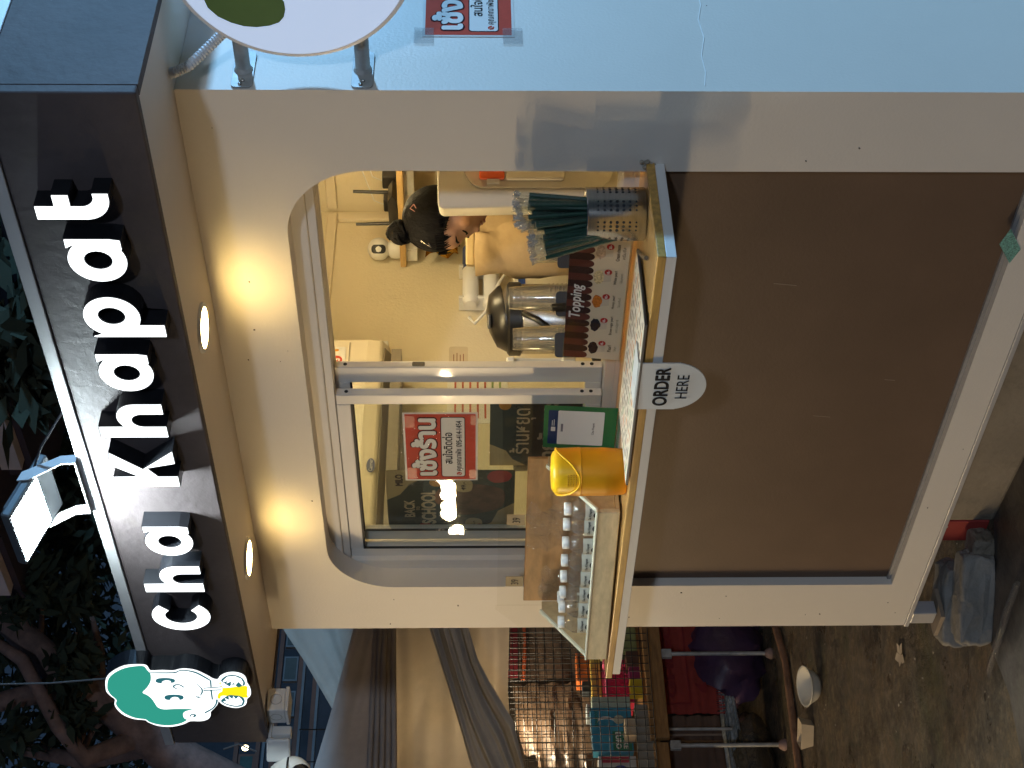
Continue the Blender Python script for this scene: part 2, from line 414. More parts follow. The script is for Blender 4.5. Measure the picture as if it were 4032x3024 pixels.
# scuffs on the brown panel
for (x, z, w, h) in ((-.62,.86,.004,.06),(-1.13,.68,.003,.05),(-.98,.52,.003,.03)):
    obj('scuff_mark', MB().obox((x, .02975, z), (w, .0004, h), Matrix.Rotation(R(7), 3, 'Y')), mat('scuff', (.24,.17,.12), .5), K)
st_m = MB(); random.seed(11)
for k in range(60):
    if k < 26: p = (random.uniform(XL+.03, XR-.03), -.0006, random.choice([random.uniform(2.1,2.27), random.uniform(.25,.32), random.uniform(.4,2.0)]))
    else: p = (.0006, random.uniform(.05,1.2), random.uniform(.35,2.2))
    if k < 26 and WX0-.02 < p[0] < WX1+.02 and WZ0-.02 < p[2] < WZ1+.02: p = (random.choice([random.uniform(-.2,-.03), random.uniform(-2.12,-1.94)]), p[1], p[2])
    s_ = random.uniform(.0012,.0036); st_m.obox(p, (s_,s_*.9,s_*1.5) if k < 26 else (.0008,s_,s_*1.4), Matrix.Rotation(random.random()*2, 3, 'Y' if k < 26 else 'X'))
obj('dirt_specks', st_m, mat('dirt_speck', (.12,.09,.07), .8), K)['kind'] = 'stuff'
ck = [(.0, .02, 1.135), (.0, .07, 1.128), (.0, .13, 1.131), (.0, .2, 1.118), (.0, .27, 1.124), (.0, .33, 1.112), (.0,.42,1.117)]
obj('wall_crack', MB().tube(ck, .0014, 8), mat('crack', (.80,.78,.74), .6), K)
gt = MB().shape([[(-.453,.366),(-.403,.351),(-.470,.309),(-.517,.324)]], 0, -.0012, front(-.0004))
obj('green_tape', gt, mat('green_glitter_tape', (.16,.36,.30), .45, var=.7, vscale=260), K)
# roof
roof = obj('fascia', MB().box(-2.29, .238, -.327, -.300, ZS, ZT), FASCIA, K, bevel=.004)
obj('fascia_side', MB().box(.212, .238, -.2995, 4.25, ZS, ZT), FASCIA, K)
obj('fascia_left', MB().box(-2.29, -2.264, -.2995, 4.25, ZS, ZT), FASCIA, K)
obj('roof_deck', MB().box(-2.2635, .2115, -.2995, 4.25, 2.50, 2.56), FLASH, K)
obj('soffit', MB().shape([rect(-2.2635,.2115,-.2995,4.25), rect(-2.10,-.04,.03,3.96)], 0, -.012, flat(ZS+.0045)), SOFFIT, K)
obj('roof_cap', MB().box(-2.293,.241,-.332,-.252,ZT+.001,ZT+.031), FLASH, K, bevel=.002)
obj('roof_cap', MB().box(.165,.241,-.2515,4.25,ZT+.001,ZT+.031), FLASH, K, bevel=.002)
obj('roof_cap', MB().box(-2.293,-2.22,-.2515,4.25,ZT+.001,ZT+.031), FLASH, K, bevel=.002)
# steel foot under the front left corner
ft = obj('foot_post', MB().box(-2.135,-2.075,.0,.05,.145,.2235), FLASH, K, bevel=.004)
obj('foot_plate', MB().box(-2.16,-2.05,-.03,.08,.131,.144), mat('rusty_plate', (.28,.22,.16), .7, var=.3), ft)
obj('foot_post', MB().box(-.07,-.01,.0,.05,.0,.2235), FLASH, K, bevel=.004)
# counter
ct = obj('counter_top', MB().shape([[(-1.935,-.312),(-.205,-.312),(-.205,-.001),(-.232,-.001),(-.232,.079),(-1.905,.079),(-1.905,-.001),(-1.935,-.001)]], 0, .019, flat(1.250)), OAK, K, bevel=.0065, seg=3)
obj('counter_edge', MB().shape([[(-1.935,-.3165),(-.200,-.3165),(-.200,-.0015),(-.206,-.0015),(-.206,-.313),(-1.935,-.313)]], 0, .019, flat(1.2495)), OAKEDGE, ct, bevel=.003)
obj('counter_trim', MB().box(-1.915,-.203,-.3145,-.001,1.2075,1.2303), WHITE, ct, bevel=.0015)
sm = MB()
for k in range(9): sm.ell((-.208+random.uniform(-.006,.012), -.004, 1.225+k*.004+random.uniform(-.004,.012)), (.006,.005,.006), 8, 6)
obj('sealant', sm, mat('dirty_sealant', (.32,.28,.22), .8, var=.4, vscale=60), ct, smooth=60)
# window frame
fr = obj('window_frame', MB().box(WX0,WX1,.0725,.19,2.052,2.13), ALU, K, bevel=.003)
obj('frame_jamb', MB().box(WX0-.04,-1.868,.0725,.19,1.2755,2.0515), ALU, fr, bevel=.003)
obj('frame_jamb', MB().box(-.262,WX1+.04,.0725,.19,1.2755,2.0515), ALU, fr, bevel=.003)
sl = MB().box(-1.905,-.232,.0795,.195,1.2455,1.262)
for y in (.083,.118,.150,.186): sl.box(-1.868,-.262,y,y+.004,1.262,1.288)
obj('sill_track', sl, ALU, fr, bevel=.001)
hd = MB()
for y in (.083,.118,.150,.186): hd.box(-1.868,-.262,y,y+.004,2.030,2.0515)
obj('head_track', hd, ALU, fr)
obj('inner_sill', MB().box(-1.905,-.232,.1955,.30,1.225,1.242), IVORY, fr, bevel=.003)
def sash(x0, x1, y0, y1, z0, z1, wr, wl, holes):
    s = obj('sliding_sash', MB().box(x1-wr,x1,y0,y1,z0,z1), ALU, K, bevel=.003)
    obj('sash_rail', MB().box(x0+wl,x1-wr,y0,y1,z1-.04,z1), ALU, s, bevel=.002)
    obj('sash_rail', MB().box(x0+wl,x1-wr,y0,y1,z0,z0+.045), ALU, s, bevel=.002)
    obj('sash_stile', MB().box(x0,x0+wl,y0,y1,z0,z1), ALU, s, bevel=.002)
    yg = (y0+y1)/2
    g = MB()
    g.box(x0+wl,x0+wl+.006,y0-.001,y0+.004,z0+.046,z1-.041); g.box(x0+wl,x1-wr,y0-.001,y0+.004,z1-.046,z1-.040)
    obj('gasket', g, GASKET, s)
    obj('pane', MB().box(x0+wl-.003,x1-wr+.003,yg-.002,yg+.002,z0+.04,z1-.035), GLASS, s)
    hm = MB()
    for z in (z0+.03,z0+.055,z1-.03): hm.cyl((x1+.0003,yg,z),(x1+.0009,yg,z),.0055,n=12)
    obj('screw_hole', hm, GASKET, s)
    if holes:
        obj('latch_slot', MB().shape([rrect(yg-.008,yg+.008,1.78,1.815,.004)], 0, .0008, lambda u,v,w: (x1+.0002+w,u,v)), mat('slot_steel', (.12,.12,.13), .3, metal=.8), s)
    return s
sash(-1.868,-1.106,.090,.117,1.289,2.029,.040,.040,False)
sash(-1.830,-1.032,.126,.151,1.289,2.029,.062,.045,True)

# downlights let into the soffit
DL = glow('downlight_glow', (1.0,.70,.25), 66)
for i, (x, y) in enumerate(((-.589,-.151),(-1.551,-.142))):
    t = thing('downlight', ('lit round downlight in the soffit nearest the right corner of the kiosk','lit round downlight in the soffit near the first letter of the sign')[i], 'downlight', (x,y,ZS), 'recessed downlights over the serving window')
    obj('bezel', MB().lathe([(.049,-.001),(.051,-.006),(.060,-.005),(.062,0),(.062,.004)], (x,y,ZS+.003), 36), WHITE, t, smooth=40)
    obj('lens', MB().lathe([(1e-7,-.0015),(.050,-.0015)], (x,y,ZS), 36), DL, t)
# ================================================================== LIT SIGN ON THE FASCIA
YF = -.412
SIGNW = glow('sign_face_glow', (.93,.98,1.0), 2.6)
RETURN = mat('black_sign_return', (.010,.011,.014), .28, var=.3, vscale=20)
def L_h(x0, x1):
    s = .040; zb, zt = 2.356, 2.514
    return [[(x0,zb),(x0,zt),(x0+s,zt),(x0+s,2.456)] + earc(x1-.046, 2.421, .046, .047, 118, 0, 12) + [(x1,zb),(x1-.037,zb)] + earc((x0+s+x1-.037)/2, 2.408, (x1-.037-x0-s)/2, .024, 0, 180, 10) + [(x0+s,zb)]]
def L_a(x0, x1):
    cx = x0+.060; cz = 2.4185
    return [[(x1,2.478),(x1,2.385),(x1-.004,2.362),(x1-.032,2.362),(x1-.034,2.372)] + earc(cx, cz, .060, .062, -42, -318, 30) + [(x1-.028,2.478)], circ(cx+.002, cz-.002, .0235, 20, .027)]
def L_p(x0, x1):
    cx = x1-.060; cz = 2.4185
    return [[(x0,2.462),(x0,2.309),(x0+.038,2.309),(x0+.038,2.366)] + earc(cx, cz, .060, .062, -118, 150, 30) + [(x0+.004,2.470)], circ(cx+.003, cz, .0235, 20, .027)]
def L_C(cx):
    return [earc(cx, 2.4365, .0705, .080, 42, 318, 34) + earc(cx, 2.4365, .034, .041, 318, 42, 26)]
def L_K(x0, x1):
    return [[(x0,2.356),(x0,2.512),(x0+.040,2.512),(x0+.040,2.452),(x1-.048,2.514),(x1,2.508),(x1-.062,2.437),(x1+.004,2.357),(x1-.044,2.356),(x0+.070,2.425),(x0+.040,2.404),(x0+.040,2.356)]]
def L_t(x0, x1):
    return [[(x0,2.518),(x0+.037,2.518),(x0+.037,2.479),(x1,2.479),(x1,2.443),(x0+.037,2.443)] + earc(x0+.062, 2.424, .025, .026, 180, 260, 8) + [(x1+.004,2.399),(x1+.004,2.364)] + earc(x0+.055, 2.418, .055, .054, 276, 180, 12)]
SG = thing('shop_sign', 'row of glowing white block letters reading Cha Khapat on the fascia', 'sign', (-.7,-.33,2.36))
KF = 1.01626                                            # letters drawn at the face of a box .083 deep, then set on the real .046 one
for ch, lp in (('C', L_C(-1.4375)), ('h', L_h(-1.324,-1.206)), ('a', L_a(-1.160,-1.034)), ('K', L_K(-.873,-.742)), ('h', L_h(-.688,-.570)),
               ('a', L_a(-.526,-.403)), ('p', L_p(-.350,-.227)), ('a', L_a(-.183,-.062)), ('t', L_t(-.011,.055))):
    lp = [[(2.0239+(x-2.0239)*KF, 1.65+(z-1.65)*KF) for x, z in q] for q in lp]
    o = obj('letter', MB().shape(lp, 0, .0465, front(-.374)), RETURN, SG)
    # face set just in front of the shell, a hair smaller
    def inset(loop, d):
        n = len(loop); out = []
        ar = sum(loop[i][0]*loop[(i+1)%n][1]-loop[(i+1)%n][0]*loop[i][1] for i in range(n))
        sg = 1 if ar > 0 else -1
        for i in range(n):
            a, b, c = Vector(loop[i-1]), Vector(loop[i]), Vector(loop[(i+1)%n])
            e1 = (b-a); e2 = (c-b)
            if e1.length < 1e-9 or e2.length < 1e-9: out.append(tuple(b)); continue
            n1 = Vector((-e1.y, e1.x)).normalized()*sg; n2 = Vector((-e2.y, e2.x)).normalized()*sg
            h = n1+n2
            if h.length < 1e-6: out.append(tuple(b)); continue
            h.normalize(); out.append(tuple(b + h*min(d/max(.4, h.dot(n1)), d*1.6)))
        return out
    loops = [inset(lp[0], .0022)] + [inset(q, -.0016) for q in lp[1:]]
    obj('face', MB().shape(loops, 0, .0015, front(-.3758)), SIGNW, o)

# emblem lamp box: a child's head sipping from a cup
EM = thing('emblem_sign', 'glowing cut-out emblem of a green haired head sipping from a yellow cup', 'sign', (-1.84,-.33,2.29))
LOGO = {
'outline': [(-1.7876,2.7035),(-1.7407,2.6937),(-1.7039,2.6702),(-1.6722,2.6309),(-1.6659,2.5914),(-1.6694,2.5691),(-1.6868,2.5635),(-1.6997,2.5588),(-1.6978,2.5266),(-1.7005,2.4967),(-1.6925,2.4774),(-1.6904,2.4578),(-1.7,2.4301),(-1.7281,2.4023),(-1.7446,2.3898),(-1.7495,2.3757),(-1.7309,2.3661),(-1.7149,2.3471),(-1.7105,2.3247),(-1.7201,2.3039),(-1.7412,2.2941),(-1.7694,2.2936),(-1.7932,2.2888),(-1.8219,2.2883),(-1.8436,2.2931),(-1.8604,2.3037),(-1.8848,2.3082),(-1.9019,2.3196),(-1.9115,2.3408),(-1.9037,2.365),(-1.8887,2.3807),(-1.8715,2.3886),(-1.8886,2.3932),(-1.9131,2.4064),(-1.9328,2.419),(-1.9578,2.4234),(-1.9778,2.4349),(-1.9876,2.4566),(-1.9872,2.487),(-2.0047,2.5098),(-2.0195,2.5477),(-2.0137,2.5877),(-1.9904,2.6145),(-1.9791,2.6203),(-1.972,2.6521),(-1.949,2.6785),(-1.9139,2.6925),(-1.8843,2.6948),(-1.8575,2.6888),(-1.8404,2.6969),(-1.8162,2.7049)],
'hair': [(-1.783,2.6953),(-1.7408,2.684),(-1.7086,2.6613),(-1.6837,2.6281),(-1.6736,2.5927),(-1.6752,2.5737),(-1.6959,2.5674),(-1.7145,2.5618),(-1.7424,2.5646),(-1.7657,2.5712),(-1.794,2.5855),(-1.8177,2.6004),(-1.8322,2.5892),(-1.8517,2.5799),(-1.8762,2.575),(-1.9008,2.5701),(-1.9134,2.5545),(-1.9114,2.5216),(-1.9119,2.4841),(-1.9156,2.4708),(-1.9219,2.4855),(-1.9316,2.4982),(-1.9491,2.5032),(-1.9667,2.5019),(-1.9769,2.4957),(-1.9969,2.5189),(-2.0076,2.5536),(-2.001,2.5857),(-1.9854,2.6086),(-1.9711,2.6165),(-1.9621,2.6454),(-1.9366,2.6713),(-1.9041,2.6845),(-1.8795,2.6877),(-1.8576,2.6821),(-1.8308,2.6927),(-1.8068,2.6971)],
'eye1': [(-1.7542,2.5535),(-1.7403,2.5452),(-1.7369,2.5204),(-1.7432,2.5006),(-1.7526,2.4976),(-1.7619,2.5021),(-1.7642,2.511),(-1.7548,2.5109),(-1.7499,2.5223),(-1.7568,2.5344),(-1.7662,2.5383),(-1.7637,2.5489)],
'eye2': [(-1.845,2.5421),(-1.833,2.5349),(-1.8285,2.5119),(-1.8336,2.4904),(-1.8443,2.4862),(-1.8554,2.491),(-1.8587,2.5002),(-1.848,2.5012),(-1.842,2.5114),(-1.8486,2.5236),(-1.8588,2.5276),(-1.8572,2.5385)],
'nose': [(-1.7831,2.5089),(-1.7723,2.5012),(-1.7725,2.4865),(-1.7883,2.476),(-1.7897,2.4797),(-1.7772,2.4897),(-1.7799,2.5011),(-1.7855,2.5044),(-1.7918,2.5016),(-1.7942,2.4971),(-1.7975,2.5012),(-1.7926,2.5067)],
'mouth': [(-1.7661,2.4396),(-1.7865,2.4296),(-1.8009,2.4253),(-1.82,2.4279),(-1.8343,2.436),(-1.843,2.4421),(-1.8479,2.4333),(-1.8488,2.4429),(-1.8414,2.4518),(-1.838,2.4501),(-1.8391,2.4416),(-1.8199,2.4328),(-1.8032,2.4298),(-1.7889,2.4324),(-1.7722,2.4387)],
'straw': [(-1.7904,2.4227),(-1.7835,2.3702),(-1.7883,2.3708),(-1.7952,2.4226)],
'straw2': [(-1.8019,2.4235),(-1.7997,2.3722),(-1.8049,2.3728),(-1.8076,2.4243)],
'collar': [(-1.7539,2.3995),(-1.7549,2.3948),(-1.787,2.3977),(-1.7879,2.4022)],
'collar2': [(-1.8069,2.4047),(-1.807,2.3998),(-1.8566,2.4029),(-1.859,2.4074)],
'cheek': [(-1.7076,2.5595),(-1.707,2.4965),(-1.6971,2.4781),(-1.6959,2.4586),(-1.7069,2.431),(-1.7398,2.4038),(-1.7549,2.3948),(-1.7539,2.4008),(-1.7161,2.4323),(-1.7019,2.4594),(-1.7026,2.4789),(-1.7135,2.495),(-1.7122,2.5603)],
'jaw': [(-1.8592,2.3945),(-1.8835,2.4001),(-1.908,2.4132),(-1.93,2.4362),(-1.9375,2.436),(-1.914,2.4115),(-1.8885,2.397),(-1.8617,2.3898)],
'cup': [(-1.7613,2.3687),(-1.7921,2.3663),(-1.7811,2.301),(-1.8026,2.2985),(-1.8314,2.3017),(-1.8482,2.3061),(-1.8352,2.3716),(-1.8521,2.3812),(-1.8471,2.3893),(-1.8206,2.3822),(-1.8112,2.3716),(-1.7826,2.3681),(-1.7674,2.3743)],
'ear': [(-1.9444,2.4823),(-1.937,2.475),(-1.9396,2.4652),(-1.9481,2.4639),(-1.9571,2.4714),(-1.953,2.4759),(-1.9495,2.4712),(-1.943,2.472),(-1.9459,2.4787),(-1.9529,2.4792),(-1.9519,2.4826)],
'hand1': [(-1.7496,2.3672),(-1.7242,2.3482),(-1.7212,2.3235),(-1.7363,2.3058),(-1.7599,2.2999),(-1.7764,2.303),(-1.781,2.3109),(-1.788,2.3215),(-1.7736,2.3321),(-1.7758,2.3422),(-1.7829,2.3455),(-1.7733,2.3542),(-1.7662,2.3582)],
'hand1w': [(-1.752,2.3626),(-1.7288,2.3463),(-1.7259,2.3241),(-1.741,2.3087),(-1.7622,2.305),(-1.7786,2.3094),(-1.7573,2.318),(-1.7784,2.3302),(-1.7618,2.3307),(-1.7735,2.3419),(-1.7547,2.3385),(-1.7662,2.3533),(-1.7522,2.3492),(-1.7591,2.3598)],
'hand2': [(-1.8618,2.3811),(-1.8402,2.3648),(-1.8307,2.3512),(-1.8333,2.3367),(-1.8359,2.3246),(-1.8481,2.3135),(-1.8676,2.3127),(-1.8896,2.3207),(-1.8982,2.3393),(-1.89,2.3609),(-1.878,2.3744)],
'hand2w': [(-1.8653,2.3753),(-1.8635,2.3651),(-1.8459,2.368),(-1.8573,2.3569),(-1.8355,2.3555),(-1.8525,2.3464),(-1.8356,2.3419),(-1.8527,2.3365),(-1.8383,2.3273),(-1.8505,2.3213),(-1.8651,2.3179),(-1.8846,2.3239),(-1.8918,2.3398),(-1.8841,2.3589),(-1.8751,2.3703)],
}
LOGO = {k: [(2.0239+(x-2.0239)*1.01942, 1.65+(z-1.65)*1.01942) for x, z in q] for k, q in LOGO.items()}
def smooth_loop(lp, n=3):
    out = []; m = len(lp)
    for i in range(m):
        p0, p1, p2, p3 = (Vector(lp[(i+k) % m]) for k in (-1,0,1,2))
        for j in range(n):
            t = j/n
            out.append(tuple(.5*((2*p1)+(-p0+p2)*t+(2*p0-5*p1+4*p2-p3)*t*t+(-p0+3*p1-3*p2+p3)*t**3)))
    return out
EMW = glow('emblem_white_glow', (.93,.98,1.0), 1.7)
EMG = glow('emblem_green_glow', (.035,.36,.27), .95)
EML = glow('emblem_line_glow', (.035,.20,.24), .75)
EMY = glow('emblem_yellow_glow', (1.0,.85,.012), 1.05)
sh = obj('shell', MB().shape([smooth_loop(LOGO['outline'])], 0, .048, front(-.376)), RETURN, EM)
ow = smooth_loop(LOGO['outline']); cxm = sum(p[0] for p in ow)/len(ow); czm = sum(p[1] for p in ow)/len(ow)
obj('face', MB().shape([[(cxm+(x-cxm)*.99, czm+(z-czm)*.99) for x, z in ow]], 0, .0012, front(-.3775)), EMW, sh)
lay = -.3784
for nm, mm, part in (('hair',EMG,'hair_film'),('cheek',EML,'outline_film'),('jaw',EML,'outline_film'),('eye1',EML,'eye_film'),('eye2',EML,'eye_film'),('nose',EML,'outline_film'),('mouth',EML,'outline_film'),
                     ('collar',EML,'outline_film'),('collar2',EML,'outline_film'),('cup',EMY,'cup_film'),('straw',EML,'outline_film'),('straw2',EML,'outline_film'),('ear',EML,'outline_film'),('hand1',EML,'outline_film'),('hand2',EML,'outline_film'),('hand1w',EMW,'hand_film'),('hand2w',EMW,'hand_film')):
    lay -= .0002
    lp = LOGO[nm] if nm in ('straw','straw2','collar','collar2','hand1w','hand2w') else smooth_loop(LOGO[nm])
    obj(part, MB().shape([lp], 0, None, front(lay)), mm, sh)

# ================================================================== FLOODLIGHT on the roof edge
FLG = glow('floodlight_glow', (.80,.96,1.0), 480)
FL = thing('floodlight', 'dazzling white floodlight on a bracket clamped to the fascia top', 'floodlight', (-1.0,-.33,2.62))
tilt = Matrix.Rotation(R(-16), 3, 'X')
fc = Vector((-.968,-.428,2.724))
body = obj('housing', MB().obox(fc+tilt@Vector((0,.018,.016)), (.198,.200,.026), tilt), mat('grey_cast_housing', (.10,.11,.12), .45, metal=.4), FL, bevel=.006)
obj('lens', MB().obox(fc+tilt@Vector((.0,-.012,.0025)), (.170,.128,.0008), tilt), FLG, body)
obj('fins', MB().obox(fc+tilt@Vector((0,.0,.036)), (.16,.10,.014), tilt), DARKG, body, bevel=.003)
for x in (-.868,-1.068):
    obj('bracket_arm', MB().shape([[(-.345,2.6205),(-.318,2.6205),(-.322,2.66),(-.372,2.745),(-.398,2.752),(-.396,2.725),(-.347,2.655)]], 0, .004, lambda u,v,w: (x+w,u,v)), FLASH, FL)
obj('bracket_foot', MB().box(-1.063,-.869,-.345,-.312,2.6205,2.624), FLASH, FL)
obj('power_cable', MB().tube([(-.88,-.36,2.725),(-.83,-.32,2.70),(-.77,-.27,2.65),(-.73,-.24,2.623)], .003, 6), DARKG, FL)

# ================================================================== ROUND BLADE SIGN on the side wall
RS = thing('round_sign', 'round white lamp sign on two pipes sticking out of the side wall', 'sign', (.335,.06,2.022))
RSC = lit('round_sign_face', (.56,.70,.95), .55, .4)
obj('drum', MB().lathe([(.252,-.045),(.260,-.043),(.260,.043),(.252,.045)], (.335,.06,2.022), 72, Matrix.Rotation(R(90),3,'X')), mat('white_sign_rim', (.72,.74,.78), .35), RS, smooth=40)
obj('face', MB().shape([circ(.335,2.022,.250,72)], 0, .001, front(.0135)), RSC, RS)
obj('face', MB().shape([circ(.335,2.022,.250,72)], 0, .001, front(.1062)), RSC, RS)
obj('green_print', MB().shape([smooth_loop([(.20,2.20),(.155,2.13),(.165,2.055),(.215,2.04),(.26,2.075),(.30,2.10),(.30,2.2)])], 0, None, front(.0128)), mat('sign_green', (.10,.20,.06), .4), RS)
for z in (2.153, 1.890):
    p = obj('pipe', MB().tube([(.004,.066,z),(.13,.064,z)], .0165, 16), GALV, RS, smooth=50)
    obj('wall_plate', MB().shape([rrect(.004,.136,z-.0235,z+.0235,.012)], 0, -.004, sidew(.0008)), GALV, p, bevel=.001)
    wm = MB().lathe([(.0168,0),(.021,.0),(.0185,.006),(.0168,.009)], (.005,.066,z), 20, Matrix.Rotation(R(90),3,'Y'))
    obj('weld', wm, GALV, p, smooth=40)
    for yy in (.014,.026):
        obj('screw', MB().ell((.0062,yy,z+(.003 if yy<.02 else -.002)), (.003,.0048,.0048), 10, 6), STEEL, p, smooth=60)
CONDUIT = mat('grey_conduit', (.70,.72,.75), .5)
cd = [(.052,-.012,2.2965),(.055,-.012,2.285),(.062,.0,2.258),(.074,.025,2.232),(.092,.045,2.205),(.108,.06,2.182),(.116,.064,2.168)]
cpts = []; crs = []
for i in range(len(cd)-1):
    for j in range(10):
        t = j/10; a, b = Vector(cd[i]), Vector(cd[i+1]); cpts.append(a.lerp(b,t)); crs.append(.0125 if (j % 2) else .0105)
obj('conduit', MB().tube(cpts, crs, 12), CONDUIT, RS)
obj('strap', MB().lathe([(.018,-.004),(.021,-.004),(.021,.004),(.018,.004)], (.112,.066,2.153), 16, Matrix.Rotation(R(90),3,'Y')), BLACK, RS)

# ================================================================== RED NOTICES
REDPRINT = mat('red_print', (.56,.075,.045), .4, var=.06, vscale=30)
TAPE = clear('sticky_tape', (.86,.86,.86), 1.4, .12, haze=.16, hcol=(.7,.7,.72))
def notice(name, label, O, U, W, H, sleeve):
    """O lower left of the sheet, reading along U, sheet W x H standing upright"""
    U = Vector(U); V = Vector((0,0,1)); O = Vector(O); N = U.cross(V)
    t = thing(name, label, 'notice', O, None)
    f3 = frame3(O, U, V)
    obj('sheet', MB().shape([rect(0,W,0,H)], -.0004, 0, f3), PAPER, t)
    obj('red_print', MB().shape([rect(.006,W-.006,.006,H-.006)], -.0009, None, f3), REDPRINT, t)
    bx = obj('text_box', MB().shape([rrect(.018*W/.3,W-.018*W/.3,.035*H/.21,.105*H/.21,.008)], -.0012, None, f3), INK, t)
    obj('box_fill', MB().shape([rrect(.0205*W/.3,W-.0205*W/.3,.0375*H/.21,.1025*H/.21,.007)], -.0015, None, f3), WHITEINK, bx)
    p = O + U*(.02*W/.3) + V*(.113*H/.21)
    obj('headline_outline', letters('เซ้งร้าน', p, U, V, w=.262*W/.3, h=.080*H/.21, bold=.075, lift=.0013), mat('dark_red_ink', (.06,.012,.012), .5), t)
    obj('headline', letters('เซ้งร้าน', p+U*.0045+V*.004, U, V, w=.253*W/.3, h=.072*H/.21, bold=.045, lift=.0020), WHITEINK, t)
    obj('lettering', letters('สนใจติดต่อ', O+U*(.078*W/.3)+V*(.072*H/.21), U, V, w=.138*W/.3, h=.029*H/.21, bold=.018, lift=.0018), INK, t)
    obj('lettering', letters('คุณคณาพัช', O+U*(.046*W/.3)+V*(.041*H/.21), U, V, w=.098*W/.3, h=.023*H/.21, bold=.01, lift=.0018), INK, t)
    obj('phone_number', letters('095-414-1454', O+U*(.154*W/.3)+V*(.045*H/.21), U, V, w=.112*W/.3, h=.0165*H/.21, bold=.014, lift=.0018), INK, t)
    ic = obj('phone_icon', MB().shape([circ(.033*W/.3,.053*H/.21,.0075)], -.0018, None, f3), REDPRINT, t)
    obj('handset', MB().tube([tuple(O+U*a+V*b+N*.0022) for a, b in ((.030*W/.3,.057*H/.21),(.0308*W/.3,.053*H/.21),(.0335*W/.3,.0500*H/.21),(.037*W/.3,.0492*H/.21))], .0012, 5), WHITEINK, ic)
    if sleeve:
        obj('clear_sleeve', MB().shape([rect(-.024,W+.016,-.035,H+.03)], -.0028, None, f3), clear('sleeve_film', (.97,.97,.96), .35, .06, haze=.004, wavy=60), t)
        for a, b, w, h in ((.012,.178,.05,.028),(W-.062,.178,.05,.028),(.012,.004,.04,.02),(W-.05,.004,.04,.016)):
            obj('red_tape', MB().shape([rect(a,a+w,b,b+h)], -.0032, None, f3), clear('red_tape', (.9,.5,.5), .5, .3, haze=.12, hcol=(.5,.03,.04)), t)
    else:
        for a, b in ((-.03,H-.026),(-.03,-.018)):
            obj('tape', MB().shape([rect(a,a+.06,b,b+.045)], -.0032, None, f3), TAPE, t)
    return t
notice('sale_notice', 'red paper notice taped to the blue lit side wall', (.0012,.198,1.552), (0,1,0), .3, .21, False)
notice('sale_notice', 'red paper notice in a clear sleeve inside the serving window', (-1.474,.0805,1.634), (1,0,0), .305, .212, True)
# ================================================================== THINGS ON THE COUNTER (top at z = 1.25)
CZ = 1.2504
# ---- perforated steel straw holder with wrapped straws
HX, HY, HR, HH = -.292, -.075, .062, .138
hol = thing('straw_holder', 'perforated stainless steel cylinder holding straws at the counter corner', 'straw holder', (HX,HY,CZ))
obj('cup', MB().shell([(HR-.002,.004),(HR-.0015,HH-.001),(HR,HH),(HR+.001,HH-.002),(HR,HH-.004),(HR,.004),(HR-.003,.0)], (HX,HY,CZ), 56).lathe([(1e-7,0.0),(HR-.003,0.0)], (HX,HY,CZ), 56), STEEL, hol, smooth=40)
hm = MB()
for g in range(8):
    for k in range(3):
        a = 2*math.pi*(g/8) + (k-1)*.165 + .25
        for j in range(7):
            r = .0022 + .0019*(1-abs(j-3)/3.5)
            if k != 1: r *= .92
            c0 = Vector((math.cos(a), math.sin(a), 0)); p = Vector((HX,HY,CZ+.026+j*.0145)) + c0*(HR+.0003)
            u = Vector((-math.sin(a), math.cos(a), 0))
            hm.poly([p + u*(r*math.cos(t*math.pi/5)) + Vector((0,0,1))*(r*math.sin(t*math.pi/5)) for t in range(10)])
obj('perforation', hm, GASKET, hol)['kind'] = 'stuff'
GREEN = mat('green_straw', (.010,.062,.038), .35, var=.25, vscale=20)
sl_ = .232
def straw_mesh():
    return MB().tube([(0,0,.0),(0,0,sl_)], .0052, 8).mesh('straw', 40)
def wrap_mesh(seed):
    random.seed(seed); m = MB(); pts = []; rs = []
    for i in range(16):
        z = -.002+(sl_+.024)*i/15
        pts.append((random.uniform(-.0006,.0006), random.uniform(-.0006,.0006), z)); rs.append(.0066+random.uniform(-.0006,.0008))
    m.tube(pts, rs, 7, False)
    # crimped, crinkled end
    e = []
    for i in range(9):
        x = -.0085+.017*i/8
        e.append((x, random.uniform(-.004,.004), sl_+.022+random.uniform(-.003,.003), sl_+.036+random.uniform(-.004,.004)))
    v = []; f = []
    for x, y, z0, z1 in e: v += [(x*.8,y,z0),(x,y*1.4+random.uniform(-.003,.003),z1)]
    for i in range(8): f.append((2*i,2*i+2,2*i+3,2*i+1))
    return m.mesh('wrapper', 30), MB().add(v, f).mesh('crimped_end')
SM = straw_mesh(); SM.materials.append(GREEN)
WCs = [wrap_mesh(s) for s in (1,2,3,4)]; WMs = [a for a, b in WCs]; CMs = [b for a, b in WCs]
for w in CMs: w.materials.append(CRIMP)
for w in WMs: w.materials.append(WRAP)
random.seed(21); nst = 0
def add_straw(base, tip_dir, spin):
    global nst
    t = thing('wrapped_straw', 'green drinking straw in a clear wrapper standing in the steel holder', 'straw', base, 'wrapped straws in the steel holder')
    q = Vector(tip_dir).normalized().to_track_quat('Z', 'Y')
    t.rotation_mode = 'QUATERNION'; t.rotation_quaternion = q @ Matrix.Rotation(spin, 3, 'Z').to_quaternion()
    for nm, me in (('straw', SM), ('wrapper', WMs[nst % 4]), ('crimped_end', CMs[nst % 4])):
        o = bpy.data.objects.new(nm, me); COL.objects.link(o); o.parent = t
    nst += 1
vl, vr = Vector((-.669,-.743,0)), Vector((.669,.743,0))   # to the left and right as the photo sees it
